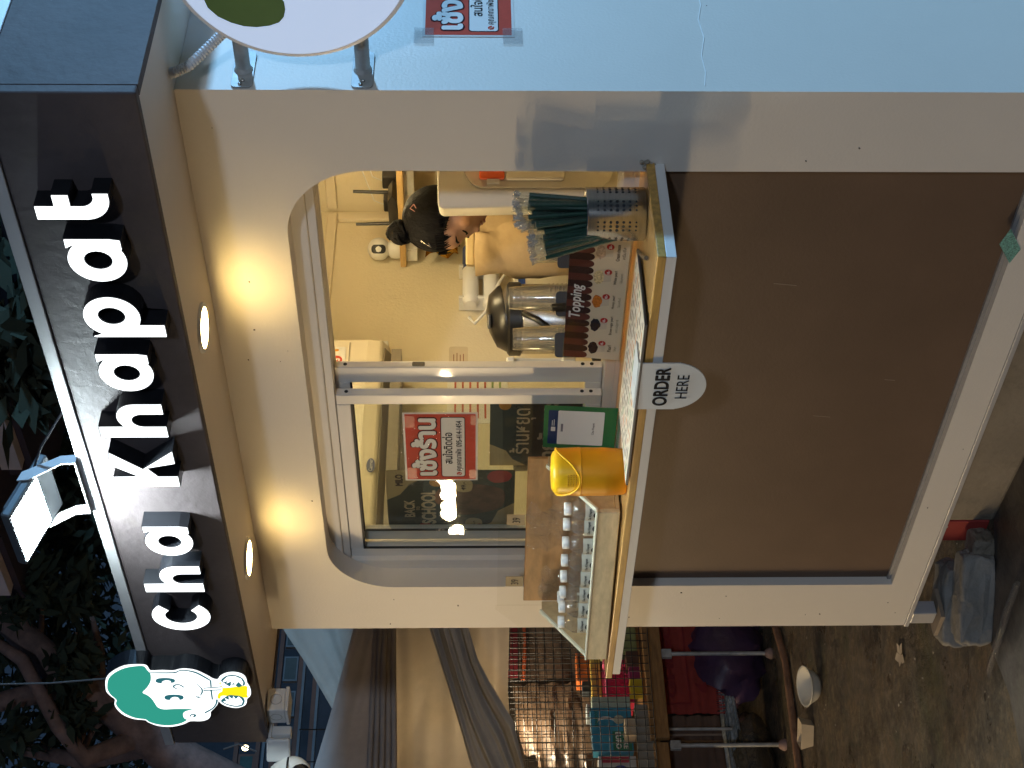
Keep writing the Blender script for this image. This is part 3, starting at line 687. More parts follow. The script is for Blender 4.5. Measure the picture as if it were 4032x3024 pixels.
for k in range(44):
    a = random.uniform(0, 2*math.pi); rr = .048*math.sqrt(random.random())
    b = Vector((HX+rr*.62*math.cos(a), HY+rr*.62*math.sin(a), CZ+.006))
    left = k % 5 < 2                       # shorter left bunch leans away, tall right bunch
    if left: d = Vector((0,0,1)) + vl*random.uniform(.10,.30) + fw*random.uniform(-.08,.02); b.z -= 0.0
    else: d = Vector((0,0,1)) + vl*random.uniform(-.16,.14) + fw*random.uniform(-.10,.12); b.z += random.uniform(.012,.034)
    add_straw(b + vl*(.016 if left else -.008), d, random.random()*6)
# one straw left lying on the counter
t = thing('wrapped_straw', 'clear wrapped straw lying flat on the wooden counter by the menu', 'straw', (-.352,-.150,CZ+.007))
pth = [(-.30,-.215,CZ+.0065),(-.345,-.16,CZ+.0065),(-.40,-.085,CZ+.0065)]
obj('wrapper', MB().tube(pth, [.0062,.0066,.0062], 8), FILM, t)
obj('straw', MB().tube([Vector(pth[0]).lerp(Vector(pth[1]),.1), pth[1], Vector(pth[1]).lerp(Vector(pth[2]),.92)], .0046, 8), clear('clear_straw', (.93,.93,.9), 1.5, .08, haze=.1), t)

# ---- topping board in an acrylic stand
TP = thing('topping_board', 'clear acrylic stand with the cream and brown Topping price card', 'menu card', (-.645,-.005,1.262))
O = Vector((-.856,-.012,1.2665)); U = Vector((1,.0,0)); V = Vector((0,.12,1)).normalized()
f3 = frame3(O, U, V); W_, H_ = .418, .146
CARD = mat('cream_card', (.66,.55,.40), .4, var=.03)
obj('card', MB().shape([rect(0,W_,0,H_)], 0, .0006, f3), CARD, TP)
BR1 = mat('awning_dark', (.040,.014,.010), .45); BR2 = mat('awning_light', (.105,.028,.018), .45)
ns = 18; sw = W_/ns
for k in range(ns):
    lp = [(k*sw,H_),(k*sw,.097)] + earc(k*sw+sw/2, .097, sw/2, .013, 180, 360, 8)[1:-1] + [((k+1)*sw,.097),((k+1)*sw,H_)]
    obj('awning_stripe', MB().shape([lp], -.0006, None, f3), BR1 if k % 2 else BR2, TP)
obj('lettering', letters('Topping', O+U*.147+V*.101, U, V, w=.118, h=.038, bold=.02, shear=.16, lift=.0012), WHITEINK, TP)
CUPM = mat('cup_print', (.56,.47,.37), .5); REDM = mat('price_red', (.42,.03,.025), .5)
tops = [('Pearl','ไข่มุก',(.022,.012,.014),'10.-'),('Brown sugar pearl','บราวน์ชูการ์',(.02,.012,.02),'10.-'),('Honey pearl','ไข่มุกฮันนี่',(.50,.15,.015),'10.-'),('White pearl','ไข่มุกขาว',(.62,.50,.28),'10.-'),('Cream cheese','ครีมชีส',(.50,.36,.27),'20.-')]
for k, (nm, th, col, pr) in enumerate(tops):
    cx = .040 + k*.0845
    obj('printed_cup', MB().shape([[(cx-.017,.067),(cx-.011,.040),(cx+.013,.040),(cx+.019,.067)]], -.0007, None, f3), CUPM, TP)
    blob = [(cx+.001+(.021+.004*random.random())*math.cos(a*math.pi/9), .070+(.010+.005*random.random())*math.sin(a*math.pi/9)) for a in range(18)]
    obj('printed_topping', MB().shape([blob], -.0010, None, f3), mat('topping_%d' % k, col, .5, var=.5, vscale=180), TP)
    pc = obj('price_disc', MB().shape([circ(cx+.020,.048,.0095)], -.0013, None, f3), REDM, TP)
    obj('price', letters(pr, O+U*(cx+.0135)+V*.0445, U, V, w=.013, h=.007, bold=.03, lift=.0017), WHITEINK, pc)
    wd = {0:.024,1:.066,2:.046,3:.046,4:.054}[k]
    obj('lettering', letters(nm, O+U*(cx+.002-wd/2)+V*.0235, U, V, w=wd, h=.0095, bold=.015, lift=.0009), mat('brown_ink', (.07,.045,.03), .5), TP)
    obj('lettering', letters(th, O+U*(cx+.002-wd*.36)+V*.0095, U, V, w=wd*.72, h=.0085, bold=0, lift=.0009), mat('brown_ink', (.07,.045,.03), .5), TP)
obj('acrylic_front', MB().shape([rect(-.006,W_+.006,-.012,H_+.004)], -.003, None, f3), ACRYL, TP)
obj('acrylic_back', MB().shape([rect(-.006,W_+.006,-.012,H_+.004)], .002, None, f3), ACRYL, TP)
obj('acrylic_foot', MB().box(-.862,-.432,-.012,.06,1.2635,1.2662), ACRYL, TP)

# ---- menu sheet lying on the counter
MN = thing('menu_sheet', 'laminated drink menu lying flat along the counter edge', 'menu', (-.66,-.21,CZ))
MENUM = mat('menu_print', (.66,.58,.46), .4, var=.08, vscale=9)
obj('board', MB().shape([[(-.405,-.322),(-.400,-.075),(-.985,-.062),(-.985,-.325)]], 0, .006, flat(1.2604)), DARKG, MN, bevel=.001)
obj('sheet', MB().shape([[(-.408,-.319),(-.403,-.078),(-.982,-.065),(-.982,-.322)]], 0, None, flat(1.2610)), MENUM, MN)
random.seed(5); m1 = MB(); m2 = MB(); m3 = MB()
for r_ in range(9):
    x = -.97
    while x < -.44:
        w = random.uniform(.018,.05); y = -.30+r_*.025
        (m1 if random.random() < .62 else m2 if random.random() < .7 else m3).shape([rect(x,x+w,y,y+.006+.004*random.random())], 0, None, flat(1.2613))
        x += w+random.uniform(.006,.02)
obj('printed_line', m1, mat('menu_ink', (.12,.06,.04), .4), MN)['kind'] = 'stuff'
obj('printed_line', m2, mat('menu_orange', (.5,.17,.05), .4), MN)['kind'] = 'stuff'
obj('printed_line', m3, mat('menu_green', (.12,.22,.10), .4), MN)['kind'] = 'stuff'

# ---- ORDER HERE tab hanging over the edge
OH = thing('order_tab', 'rounded white ORDER HERE tab hanging over the counter edge', 'tab sign', (-.613,-.32,1.25))
TABW = mat('tab_white', (.60,.61,.60), .35, var=.02)
xa, xb = -.694, -.532
lp = [(xa,1.262),(xa,1.165)] + earc((xa+xb)/2, 1.180, (xb-xa)/2, .082, 190, 350, 24) + [(xb,1.165),(xb,1.262)]
obj('plate', MB().shape([lp], 0, .003, front(-.3225)), TABW, OH, bevel=.001)
obj('flange', MB().box(xa,xb,-.3193,-.25,1.2622,1.2648), TABW, OH, bevel=.0008)
obj('lettering', letters('ORDER', (xa+.014,-.3226,1.186), X3, Z3, w=.134, h=.036, bold=.035, lift=.0008), INK, OH)
obj('lettering', letters('HERE', (xa+.040,-.3226,1.141), X3, Z3, w=.082, h=.028, bold=.004, lift=.0008), INK, OH)

# ---- yellow table bin
BX, BY = -1.045, -.232
YEL = mat('yellow_plastic', (.86,.36,.008), .42, var=.04, spec=.35); YEL2 = mat('yellow_lid', (.90,.50,.012), .38, var=.04, spec=.35)
BN = thing('table_bin', 'yellow plastic table bin with a scooped flip lid on the counter', 'bin', (BX,BY,CZ))
obj('body', MB().lathe([(.001,.0),(.055,.0),(.060,.006),(.0635,.06),(.0635,.118),(.0620,.119)], (BX,BY,CZ), 48), YEL, BN, smooth=40)
m = MB(); n = 48; ang0 = math.atan2(-1.1, .55)        # the scoop faces the camera
top = []; bot = []
for k in range(n):
    a = 2*math.pi*k/n; d = abs((a-ang0+math.pi) % (2*math.pi) - math.pi)
    drop = max(0, math.cos(min(d*1.0, math.pi/2)))**1.6*.060
    c0 = Vector((math.cos(a), math.sin(a), 0))
    bot.append(Vector((BX,BY,CZ+.1195))+c0*.0642); top.append(Vector((BX,BY,CZ+.182-drop))+c0*.0615)
m.add(bot+top, [(k,(k+1)%n,n+(k+1)%n,n+k) for k in range(n)])
obj('rim', m, YEL, BN, smooth=60)
obj('rim_bead', MB().tube(top+[top[0]], .0024, 8, False), YEL2, BN, smooth=60)
dome = MB()
prof = [(.0585,CZ+.168),(.0575,CZ+.180),(.053,CZ+.189),(.045,CZ+.1935),(.02,CZ+.195),(1e-7,CZ+.1952)]
dome.shell([(.0585,.02+CZ)]+prof, (BX,BY,0), 40)
obj('lid', dome, YEL2, BN, smooth=60)
dm = MB()
for a in range(-3,4):
    for b in range(4):
        th = ang0 + a*.085; z = CZ+.132+b*.007
        p = Vector((BX,BY,z)) + Vector((math.cos(th),math.sin(th),0))*.0588
        dm.ell(p, (.0018,.0018,.0018), 6, 4)
obj('grip_dots', dm, mat('lid_dots', (.62,.27,.01), .4), BN)

# ---- payment card stand
QS = thing('payment_stand', 'green bordered payment card in a clear stand behind the yellow bin', 'card stand', (-1.105,-.02,CZ))
O = Vector((-1.205,-.028,1.2565)); U = Vector((1,.02,0)).normalized(); V = Vector((0,.06,1)).normalized(); f3 = frame3(O, U, V)
obj('card', MB().shape([rect(0,.172,0,.198)], 0, .0008, f3), mat('payment_green', (.035,.165,.055), .4, var=.05), QS)
obj('blue_band', MB().shape([rrect(.017,.155,.156,.186,.004)], -.0006, None, f3), mat('band_blue', (.022,.04,.12), .4), QS)
obj('white_field', MB().shape([rrect(.017,.155,.034,.160,.004)], -.0009, None, f3), WHITEINK, QS)
obj('band_mark', MB().shape([rrect(.070,.088,.166,.178,.002)], -.0009, None, f3), WHITEINK, QS)
obj('band_mark', MB().shape([rect(.092,.118,.169,.171)], -.0009, None, f3).shape([rect(.092,.114,.174,.176)], -.0009, None, f3), WHITEINK, QS)
obj('label_mark', MB().shape([rect(.070,.102,.145,.151)], -.0012, None, f3), mat('grey_ink', (.2,.2,.22), .5), QS)
obj('lettering', letters('Cha Khapat', O+U*.062+V*.058, U, V, w=.048, h=.008, bold=.01, lift=.0014), INK, QS)
obj('acrylic', MB().shape([rect(-.007,.179,-.004,.206)], -.0025, None, f3), ACRYL, QS)
obj('acrylic_foot', MB().box(-1.212,-1.026,-.085,-.02,1.2506,1.2545), clear('acrylic_milky', (.9,.9,.88), 1.3, .05, haze=.35, hcol=(.8,.75,.7)), QS)

# ---- wooden display rack with water bottles
rk = Matrix.Translation((-1.50,-.205,CZ)) @ Matrix.Rotation(R(6), 4, 'Z')
DR = thing('display_rack', 'pale wooden counter rack with clear acrylic sides full of small bottles', 'display rack', (-1.50,-.205,CZ))
W2 = .315
def rbox(*a): return MB().box(*a).xf(rk)
obj('front_board', rbox(-W2,W2,-.095,-.080,.006,.064), mat('pale_ply', (.50,.41,.25), .45, var=.18, vscale=7, stretch=(2,8,8)), DR, bevel=.003)
obj('base_board', rbox(-W2+.001,W2-.001,-.0795,.12,.006,.018), PLYW, DR, bevel=.002)
obj('front_lip', rbox(-W2-.001,W2+.001,-.0965,-.0785,.0645,.0705), mat('lip_white', (.66,.64,.50), .4), DR, bevel=.002)
for s in (-1,1):
    obj('side_board', MB().shape([[(-.0795,.0185),(.12,.0185),(.12,.19),(.085,.19),(-.0795,.064)]], 0, .010, lambda u,v,w: (s*(W2-.0005)-s*w,u,v)).xf(rk), PLYW, DR, bevel=.002)
    obj('side_edge', MB().obox((s*(W2-.005),.003,.130), (.012,.212,.006), Matrix.Rotation(math.atan2(.126,.1645),3,'X')).xf(rk), mat('lip_white', (.66,.64,.50), .4), DR)
    obj('acrylic_side', MB().shape([[(-.078,.02),(.118,.02),(.118,.33),(.10,.33),(-.078,.145)]], 0, None, lambda u,v,w: (s*(W2+.003)-s*w,u,v)).xf(rk), ACRYL, DR)
obj('back_board', rbox(-W2+.011,W2-.011,.1205,.130,.0185,.245), mat('back_wood', (.44,.22,.075), .5, var=.2, vscale=6, stretch=(2,8,8)), DR, bevel=.002)
obj('acrylic_front', MB().shape([rect(-W2+.011,W2-.011,.02,.138)], 0, None, front(-.0765)).xf(rk), ACRYL, DR)
obj('acrylic_back', MB().shape([rect(-W2-.01,W2+.01,.17,.325)], 0, None, front(.1195)).xf(rk), ACRYL, DR)
for k, (x, s_) in enumerate(((-.21,'39'),(.06,'39'))):
    tg = obj('price_tag', rbox(x-.022,x+.022,.117,.1185,.248,.300), mat('kraft_tag', (.55,.42,.24), .6), DR)
    O_ = rk @ Vector((x-.012,.1165,.262)); Ux = rk.to_3x3() @ Vector((1,0,0))
    obj('lettering', letters(s_, O_, Ux, Z3, w=.022, h=.022, bold=0, lift=.0006), INK, tg)
def crumple(cx, cz, rx, rz, y, seed, n=7):
    random.seed(seed); v = []; f = []
    for i in range(n+1):
        for j in range(n+1):
            a, b = i/n*2-1, j/n*2-1
            v.append((cx+a*rx*(1+.12*random.uniform(-1,1)), y+random.uniform(-.012,.012), cz+b*rz*(1+.12*random.uniform(-1,1))))
    for i in range(n):
        for j in range(n): q = i*(n+1)+j; f.append((q,q+n+1,q+n+2,q+1))
    return MB().add(v, f).xf(rk)
t = thing('plastic_bag', 'crumpled clear plastic packets lying behind the water bottles', 'plastic bag', rk @ Vector((0,.09,.03)))
for cx, cz, rx, rz, sd in ((-.2,.14,.07,.06,2),(.04,.17,.09,.07,3),(-.04,.09,.10,.05,4),(.16,.12,.07,.06,6)):
    obj('film_packet', crumple(cx,cz,rx,rz,.098,sd), FILM, t)
# bottles
bm_ = MB().lathe([(.001,.0),(.024,.0),(.0275,.004),(.0275,.03),(.0265,.033),(.0275,.036),(.0275,.075),(.026,.088),(.018,.102),(.0115,.110),(.0115,.118)], n=24).mesh('bottle_body', 50)
bm_.materials.append(PET)
cm_ = MB().lathe([(.0145,.110),(.0152,.112),(.0152,.126),(.0140,.128),(1e-7,.1282)], n=24).mesh('cap', 40); cm_.materials.append(WHITE)
def label_mesh():
    m = MB(); v = []; f = []; n = 10
    for k in range(n+1):
        a = R(-150+120*k/n); v += [(.0279*math.cos(a),.0279*math.sin(a),.040),(.0279*math.cos(a),.0279*math.sin(a),.074)]
    for k in range(n): f.append((2*k,2*k+2,2*k+3,2*k+1))
    return m.add(v, f).mesh('label', 60)
lb_ = label_mesh(); lb_.materials.append(mat('bottle_label', (.60,.58,.50), .45))
def curved_text(body, w, h, z0, a0, bold):
    vs, fs = text_mesh(body, bold); x0 = min(v[0] for v in vs); x1 = max(v[0] for v in vs); y0 = min(v[1] for v in vs); y1 = max(v[1] for v in vs)
    out = []
    for v in vs:
        s = (v[0]-x0)/(x1-x0)*w-w/2; a = a0 + s/.0282; r = .0282+v[2]*.00002
        out.append((r*math.cos(a), r*math.sin(a), z0+(v[1]-y0)/(y1-y0)*h))
    return MB().add(out, fs)
lt_ = curved_text('Cha Khapat', .034, .0095, .056, R(-90), .03); 
lt_ = lt_.mesh('lettering'); lt_.materials.append(INK)
hd0 = MB().add([(.0283*math.cos(R(-90)+.012*math.cos(a*.63)/.0283*.6), .0283*math.sin(R(-90)+.012*math.cos(a*.63)/.0283*.6), .0475+.0058*math.sin(a*.63)) for a in range(10)], [tuple(range(10))])
hd0 = hd0.mesh('head_mark'); hd0.materials.append(INK)
wt_ = MB().lathe([(1e-7,.004),(.0262,.0045),(.0262,.086),(1e-7,.0865)], n=20).mesh('water', 40); wt_.materials.append(clear('water', (.97,.96,.93), .5, .02, ior=1.33))
spots = [(.262,-.03,.0),(.198,-.028,.25),(.130,-.034,-.1),(.052,-.03,.2),(-.015,-.031,.1),(-.084,-.03,.3),(-.150,-.030,.15),(-.214,-.034,.2),(-.176,.028,.0)]
names = ['nearest the yellow bin, first of the front row','second in the front row from the yellow bin','third in the front row from the yellow bin','fourth in the front row from the yellow bin','fifth in the front row from the yellow bin','sixth in the front row from the yellow bin','seventh in the front row from the yellow bin','at the far left end of the front row','standing alone in the second row of the rack']
for k, (x, y, rz) in enumerate(spots):
    p = rk @ Vector((x,y,.0185))
    t = thing('water_bottle', 'small clear bottle with white cap ' + names[k], 'bottle', p, 'small bottles in the counter rack')
    t.rotation_euler = (0,0,rz*.8+R(18)); t.scale = (1.17,1.17,1.03)
    pl0 = None
    for nm, me in (('bottle_body', bm_), ('cap', cm_), ('label', lb_), ('water', wt_)):
        o = bpy.data.objects.new(nm, me); COL.objects.link(o); o.parent = t
        if nm == 'label': pl0 = o
    for nm, me in (('lettering', lt_), ('head_mark', hd0)):
        o = bpy.data.objects.new(nm, me); COL.objects.link(o); o.parent = pl0
# ================================================================== INSIDE THE KIOSK
# assumed ceiling tube lamps that light the room (out of sight above the window head)
TUBE = glow('assumed_tube_glow', (1.0,.79,.42), 104)
for i, y in enumerate((.24,1.25)):
    t = thing('ceiling_lamp', ('assumed lit tube lamp on the kiosk ceiling nearest the window','assumed lit tube lamp on the kiosk ceiling nearest the rear wall')[i], 'lamp', (-1.05,y,2.284), 'assumed tube lamps on the kiosk ceiling')
    obj('batten', MB().box(-1.45,-.65,y-.02,y+.02,2.255,2.2838), WHITE, t)
    obj('tube', MB().tube([(-1.44,y,2.240),(-.66,y,2.240)], .014, 12), TUBE, t, smooth=60)
# cable trunking
tr = thing('cable_trunking', 'cream cable trunking along the top of the inner wall', 'trunking', (-2.05,1.0,2.2))
obj('duct', MB().box(-2.0595,-2.035,.1,1.90,2.190,2.232), IVORY, tr, bevel=.006)
obj('duct', MB().box(-2.03,-.1,1.905,1.9295,2.190,2.232), IVORY, tr, bevel=.006)
obj('duct', MB().box(-2.0595,-2.037,1.86,1.90,1.45,2.1895), IVORY, tr, bevel=.006)
# air conditioner on the left wall
AC = thing('air_conditioner', 'cream wall air conditioner seen through the window glass', 'air conditioner', (-1.95,.55,1.94))
prof = [(-2.059,2.235),(-1.905,2.235),(-1.868,2.19),(-1.862,2.02),(-1.868,1.972),(-1.905,1.945),(-2.059,1.935)]
obj('housing', MB().shape([prof], 0, .93, lambda u,v,w: (u,.10+w,v)), IVORY, AC, bevel=.008, seg=3)
obj('front_seam', MB().box(-1.8625,-1.8605,.12,1.01,2.080,2.084), mat('seam_grey', (.25,.21,.15), .6), AC)
lv = MB()
for k in range(3): lv.obox((-1.895-.02*k,.565,1.946-.005*k),(.002,.86,.05), Matrix.Rotation(R(58),3,'Y'))
obj('louvre', lv, mat('louvre_grey', (.20,.17,.13), .5), AC)
obj('outlet', MB().box(-2.04,-1.885,.13,1.0,1.900,1.936), mat('louvre_grey', (.20,.17,.13), .5), AC)
bd = MB().shape([circ(.45,1.985,.030,24,.014)], 0, .001, sidew(-1.8605))
obj('badge', bd, mat('badge_blue', (.02,.03,.12), .3), AC)
obj('lettering', letters('Carrier', (-1.8595,.425,1.979), Y3, Z3, w=.05, h=.012, lift=.0006), WHITEINK, AC)
el = obj('energy_label', MB().shape([rrect(.86,.985,2.095,2.195,.006)], 0, None, sidew(-1.8578)), PAPER, AC)
obj('label_arc', MB().shape([earc(.922,2.12,.052,.062,0,180,16)+earc(.922,2.12,.042,.050,180,0,16)], 0, None, sidew(-1.8570)), mat('label_orange', (.60,.27,.02), .5), el)
obj('label_disc', MB().shape([circ(.922,2.125,.020)], 0, None, sidew(-1.8566)), REDPRINT, el)
obj('lettering', letters('5', (-1.8562,.915,2.112), Y3, Z3, w=.014, h=.026, bold=.06, lift=.0004), WHITEINK, el)
# wall shelf along the rear wall with router and camera
SHW = mat('shelf_wood', (.52,.34,.14), .5, var=.2, vscale=6, stretch=(1.5,8,8))
SF = thing('wall_shelf', 'pine wall shelf above the worker holding the router', 'shelf', (-1.3,1.75,1.9))
obj('board', MB().box(-2.055,-.4,1.60,1.925,1.905,1.928), SHW, SF, bevel=.002)
obj('under_strip', MB().box(-2.0,-.4,1.66,1.70,1.868,1.9045), WHITE, SF)
obj('bracket', MB().box(-2.04,-1.98,1.62,1.90,1.862,1.9045), WHITE, SF)
rt_ = thing('wifi_router', 'black router with two upright aerials on the pine shelf', 'router', (-1.82,1.66,1.928))
rm = Matrix.Translation((-1.825,1.665,1.9285)) @ Matrix.Rotation(R(-6),4,'Z')
obj('body', MB().shape([[(-.125,.02),(-.09,.038),(.09,.038),(.125,.02),(.10,.004),(0,0),(-.10,.004)]], -.035, .05, lambda u,v,w: (u,w,v)).xf(rm), BLACK, rt_, bevel=.003)
for x, s in ((-.088,-.03),(.085,.03)):
    obj('aerial', MB().tube([rm@Vector((x,.02,.03)), rm@Vector((x+s*.18,.02,.17))], [.0075,.006], 8), BLACK, rt_, smooth=50)
for i, (x, w) in enumerate(((-1.90,.06),(-1.78,.065))):
    p = thing('power_adapter', ('black power adapter behind the router, left one','black power adapter behind the router, right one')[i], 'adapter', (x,1.80,1.928), 'black adapters behind the router')
    obj('case', MB().box(x-w/2,x+w/2,1.78,1.83,1.9285,1.995), BLACK, p, bevel=.006)
    obj('cord', MB().tube([(x,1.79,1.99),(x+.03,1.78,2.03),(x+.10,1.82,2.06),(x+.16,1.90,2.10)], .0025, 6), WHITE, p)
wc = thing('indoor_camera', 'white ball security camera at the left end of the pine shelf', 'camera', (-2.01,1.66,1.928))
obj('base', MB().lathe([(.001,0),(.036,0),(.040,.01),(.036,.035),(.026,.046),(.001,.048)], (-2.01,1.655,1.9285), 24), WHITE, wc, smooth=50)
obj('head', MB().ell((-2.01,1.655,2.012),(.045,.045,.045),24,16), WHITE, wc, smooth=60)
fdir = Vector((2.02+1.985,-2.69-1.655,0)).normalized(); sd_ = Vector((-fdir.y,fdir.x,0))
f3 = lambda u,v,w: tuple(Vector((-2.01,1.655,2.012)) + sd_*(.0462*math.sin(u/.0462)) + fdir*(.0462*math.cos(u/.0462)*math.cos(v/.0462)+.0004-w) + Vector((0,0,1))*(.0462*math.sin(v/.0462)))
obj('visor', MB().shape([rrect(-.018,.018,-.030,.030,.016)], 0, -.002, f3), BLACK, wc, smooth=60)
# ---- worker, head bowed, behind the white machine
SKIN = mat('skin', (.40,.215,.13), .5, var=.06, vscale=12)
HAIR = mat('black_hair', (.006,.0055,.006), .6, var=.4, vscale=60, stretch=(1,1,.25), spec=.05, bump=.8, bscale=200)
HC = Vector((2.0239,-2.686,1.65)) + (fw + dn2*((1760-2016)/5934.5) - rt2*((850-1512)/5934.5))*4.45
left = -rt
face_d = (left*math.cos(R(40)) - Vector((0,0,1))*math.sin(R(40)) - fw*.10).normalized()
up_d = (left*math.sin(R(40)) + Vector((0,0,1))*math.cos(R(40)))
up_d = (up_d - face_d*up_d.dot(face_d)).normalized()
side_d = up_d.cross(face_d)
HM = Matrix((face_d, side_d, up_d)).transposed()
def hp(f_, s_, u_): return HC + face_d*f_ + side_d*s_ + up_d*u_
PW = thing('person', 'worker with black hair in a top bun bending over behind the white machine', 'person', (HC.x+.15,HC.y+.17,.30))
b = MB()
def he(f_, s_, u_, rf, rs, ru, rot=0):
    b.ell(hp(f_,s_,u_), (rf,rs,ru), 20, 14, HM @ Matrix.Rotation(R(rot),3,'Y'))
he(-.012,0,.035,.092,.074,.085); he(.022,0,-.02,.062,.062,.085); he(.030,0,-.060,.048,.046,.048); he(.058,0,-.085,.020,.022,.018)
he(.050,0,.030,.040,.056,.045); he(.078,0,-.026,.013,.010,.026,12); he(.088,0,-.042,.0105,.0125,.010)
for s in (-1,1):
    he(.046,s*.036,-.030,.030,.022,.030); he(-.005,s*.072,-.018,.016,.008,.030,-10); he(.086,s*.010,-.045,.007,.006,.006); he(.064,s*.032,.020,.012,.022,.008)
he(.077,0,-.064,.011,.019,.0065); he(.075,0,-.075,.011,.017,.0065)
neck = hp(-.035,0,-.075); chest0 = neck - left*.10 + Vector((0,0,-.075))
sh_c = HC - left*.17 + Vector((0,0,-.20)); hip = HC - left*.36 + Vector((0,0,-.62))
b.tube([hp(-.02,0,-.04), hp(-.04,0,-.10), sh_c+Vector((0,0,.05))+left*.03], [.050,.050,.060], 14)
b.tube([sh_c+left*.02+Vector((0,0,.04)), sh_c-left*.05+Vector((0,0,-.14)), hip+Vector((0,0,.18)), hip], [.09,.115,.11,.125], 16)
for s in (-1,1):
    sp = sh_c + fw*(-s)*.16; el_ = sp + left*.06 + Vector((0,0,-.28)) + fw*(-s)*.03; wr = el_ + left*.24 + Vector((0,0,-.02)) - fw*(-s)*.06
    b.tube([sh_c+fw*(-s)*.05, sp, sp.lerp(el_,.5), el_, el_.lerp(wr,.5), wr], [.075,.058,.048,.040,.036,.026], 12)
    pm = wr + left*.05; b.ell(pm, (.045,.022,.030), 12, 8, Matrix((left,fw,Vector((0,0,1)))).transposed())
    for k in range(4):
        o_ = fw*(-.021+.014*k); ln = (.060,.070,.066,.052)[k]
        b.tube([pm+left*.03+o_, pm+left*(.03+ln*.5)+o_+Vector((0,0,-.006)), pm+left*(.03+ln*.85)+o_+Vector((0,0,-.028))], [.0095,.0088,.0075], 8)
    b.tube([pm-left*.02+fw*s*.020, pm+left*.015+fw*s*.044+Vector((0,0,-.008)), pm+left*.04+fw*s*.046+Vector((0,0,-.02))], [.011,.010,.008], 8)
    lg = hip + fw*(-s)*.09
    b.tube([hip+fw*(-s)*.05, lg+Vector((0,0,-.10)), Vector((lg.x,lg.y,.72)), Vector((lg.x,lg.y,.40))], [.10,.085,.065,.05], 12)
    b.ell((lg.x+left.x*.06,lg.y+left.y*.06,.335), (.12,.045,.035), 12, 8, Matrix((left,fw,Vector((0,0,1)))).transposed())
tmp = obj('tmp_body', b, None); rmod = tmp.modifiers.new('r','REMESH'); rmod.mode = 'VOXEL'; rmod.voxel_size = .0055
smd = tmp.modifiers.new('s','SMOOTH'); smd.factor = .5; smd.iterations = 3
bpy.context.view_layer.update()
bme = bpy.data.meshes.new_from_object(tmp.evaluated_get(bpy.context.evaluated_depsgraph_get()))
bpy.data.objects.remove(tmp)
for p in bme.polygons: p.use_smooth = True
bme.name = 'body'; bme.materials.clear(); bme.materials.append(SKIN)
obj('body', bme, SKIN, PW)
# face details
ey = MB()
for s in (-1,1):
    ey.tube([hp(.073,s*.050,-.004),hp(.080,s*.040,-.009),hp(.084,s*.030,-.010),hp(.083,s*.020,-.006)], [.0016,.003,.003,.0015], 6)
    ey.tube([hp(.074,s*.052,.022),hp(.084,s*.040,.029),hp(.087,s*.026,.028),hp(.086,s*.016,.024)], [.0012,.0032,.0034,.0018], 6)
obj('eyes_and_brows', ey, HAIR, PW, smooth=60)
lp_ = MB().ell(hp(.0815,0,-.064),(.0075,.018,.0045),12,8,HM).ell(hp(.0800,0,-.0735),(.0075,.016,.005),12,8,HM)
obj('lips', lp_, mat('lips', (.30,.10,.075), .4), PW, smooth=60)
# hair: cap, bun, strands
hb = MB(); n1, n2 = 40, 26; v = []; f = []
random.seed(3)
loc_ = []
for i in range(n2+1):
    for k in range(n1):
        th = math.pi*i/n2*.86; ph = 2*math.pi*k/n1
        cf = math.sin(th)*math.cos(ph); cs = math.sin(th)*math.sin(ph); cu = math.cos(th)
        j = 1+.012*math.sin(ph*11+i*.5)+random.uniform(-.006,.006)
        F_, S_, U_ = (-.016+.099*cf*j), .081*cs*j, .030+.101*cu*j
        line = .757*F_+.008 if F_ > -.02 else -.007+(F_+.02)*1.4       # hairline: brow to ear, then down to the nape
        if U_ < line:
            U_ = line-.002; 
            if F_ > -.02: F_ *= .93; S_ *= .93
        loc_.append((F_,S_,U_)); v.append(hp(F_,S_,U_))
for i in range(n2):
    for k in range(n1): k2 = (k+1) % n1; f.append((i*n1+k,i*n1+k2,(i+1)*n1+k2,(i+1)*n1+k))
hb.add(v, f)
for s in (-1,1):
    for q in range(7):
        r0 = random.uniform(-.010,.010)
        hb.tube([hp(.030+r0,s*.066,.034),hp(.016+r0,s*.071,.012),hp(.006+r0,s*.074,-.010),hp(.004+r0*1.5,s*.072,-.030-random.uniform(0,.025))], [.004,.004,.003,.001], 5)
for q in range(46):                                       # loose tufts along the hairline
    u_ = random.random(); s0 = random.choice((-1,1)); F0 = -.02+.098*u_; U0 = .757*F0+.012
    S0 = s0*.078*math.sqrt(max(.02, 1-((F0+.016)/.102)**2))
    hb.tube([hp(F0-.012,S0*.99,U0+.020),hp(F0,S0*1.01,U0+.004),hp(F0+random.uniform(.0,.010),S0*1.0,U0-random.uniform(.008,.026))], [.004,.0034,.0008], 5)
for q in range(9):
    a_ = random.uniform(-1,1); hb.tube([hp(-.05+.02*a_,.05*a_,.118),hp(-.03+.03*a_,.06*a_,.135),hp(-.01+.04*a_,.07*a_,.128)], [.0012,.001,.0005], 4)
hair = obj('hair', hb, HAIR, PW, smooth=70)
bn = MB(); bc = hp(-.050,0,.140)
bn.ell(bc,(.036,.036,.034),18,14,HM)
for q in range(26):
    a = random.uniform(0,6.28); e = random.uniform(-.7,.9); ax = HM @ Vector((math.cos(a)*math.cos(e),math.sin(a)*math.cos(e),math.sin(e)))
    tg = ax.orthogonal().normalized(); tg = (tg + ax.cross(tg)*random.uniform(-1,1)).normalized()
    bn.tube([bc+(ax*math.cos(t)+tg*math.sin(t))*.0355 for t in (-.7,-.35,0,.35,.7)], [.002,.006,.0072,.006,.002], 6)
bn.cyl(hp(-.040,0,.105),hp(-.047,0,.125),.032,.026)
obj('hair_bun', bn, HAIR, hair, smooth=70)
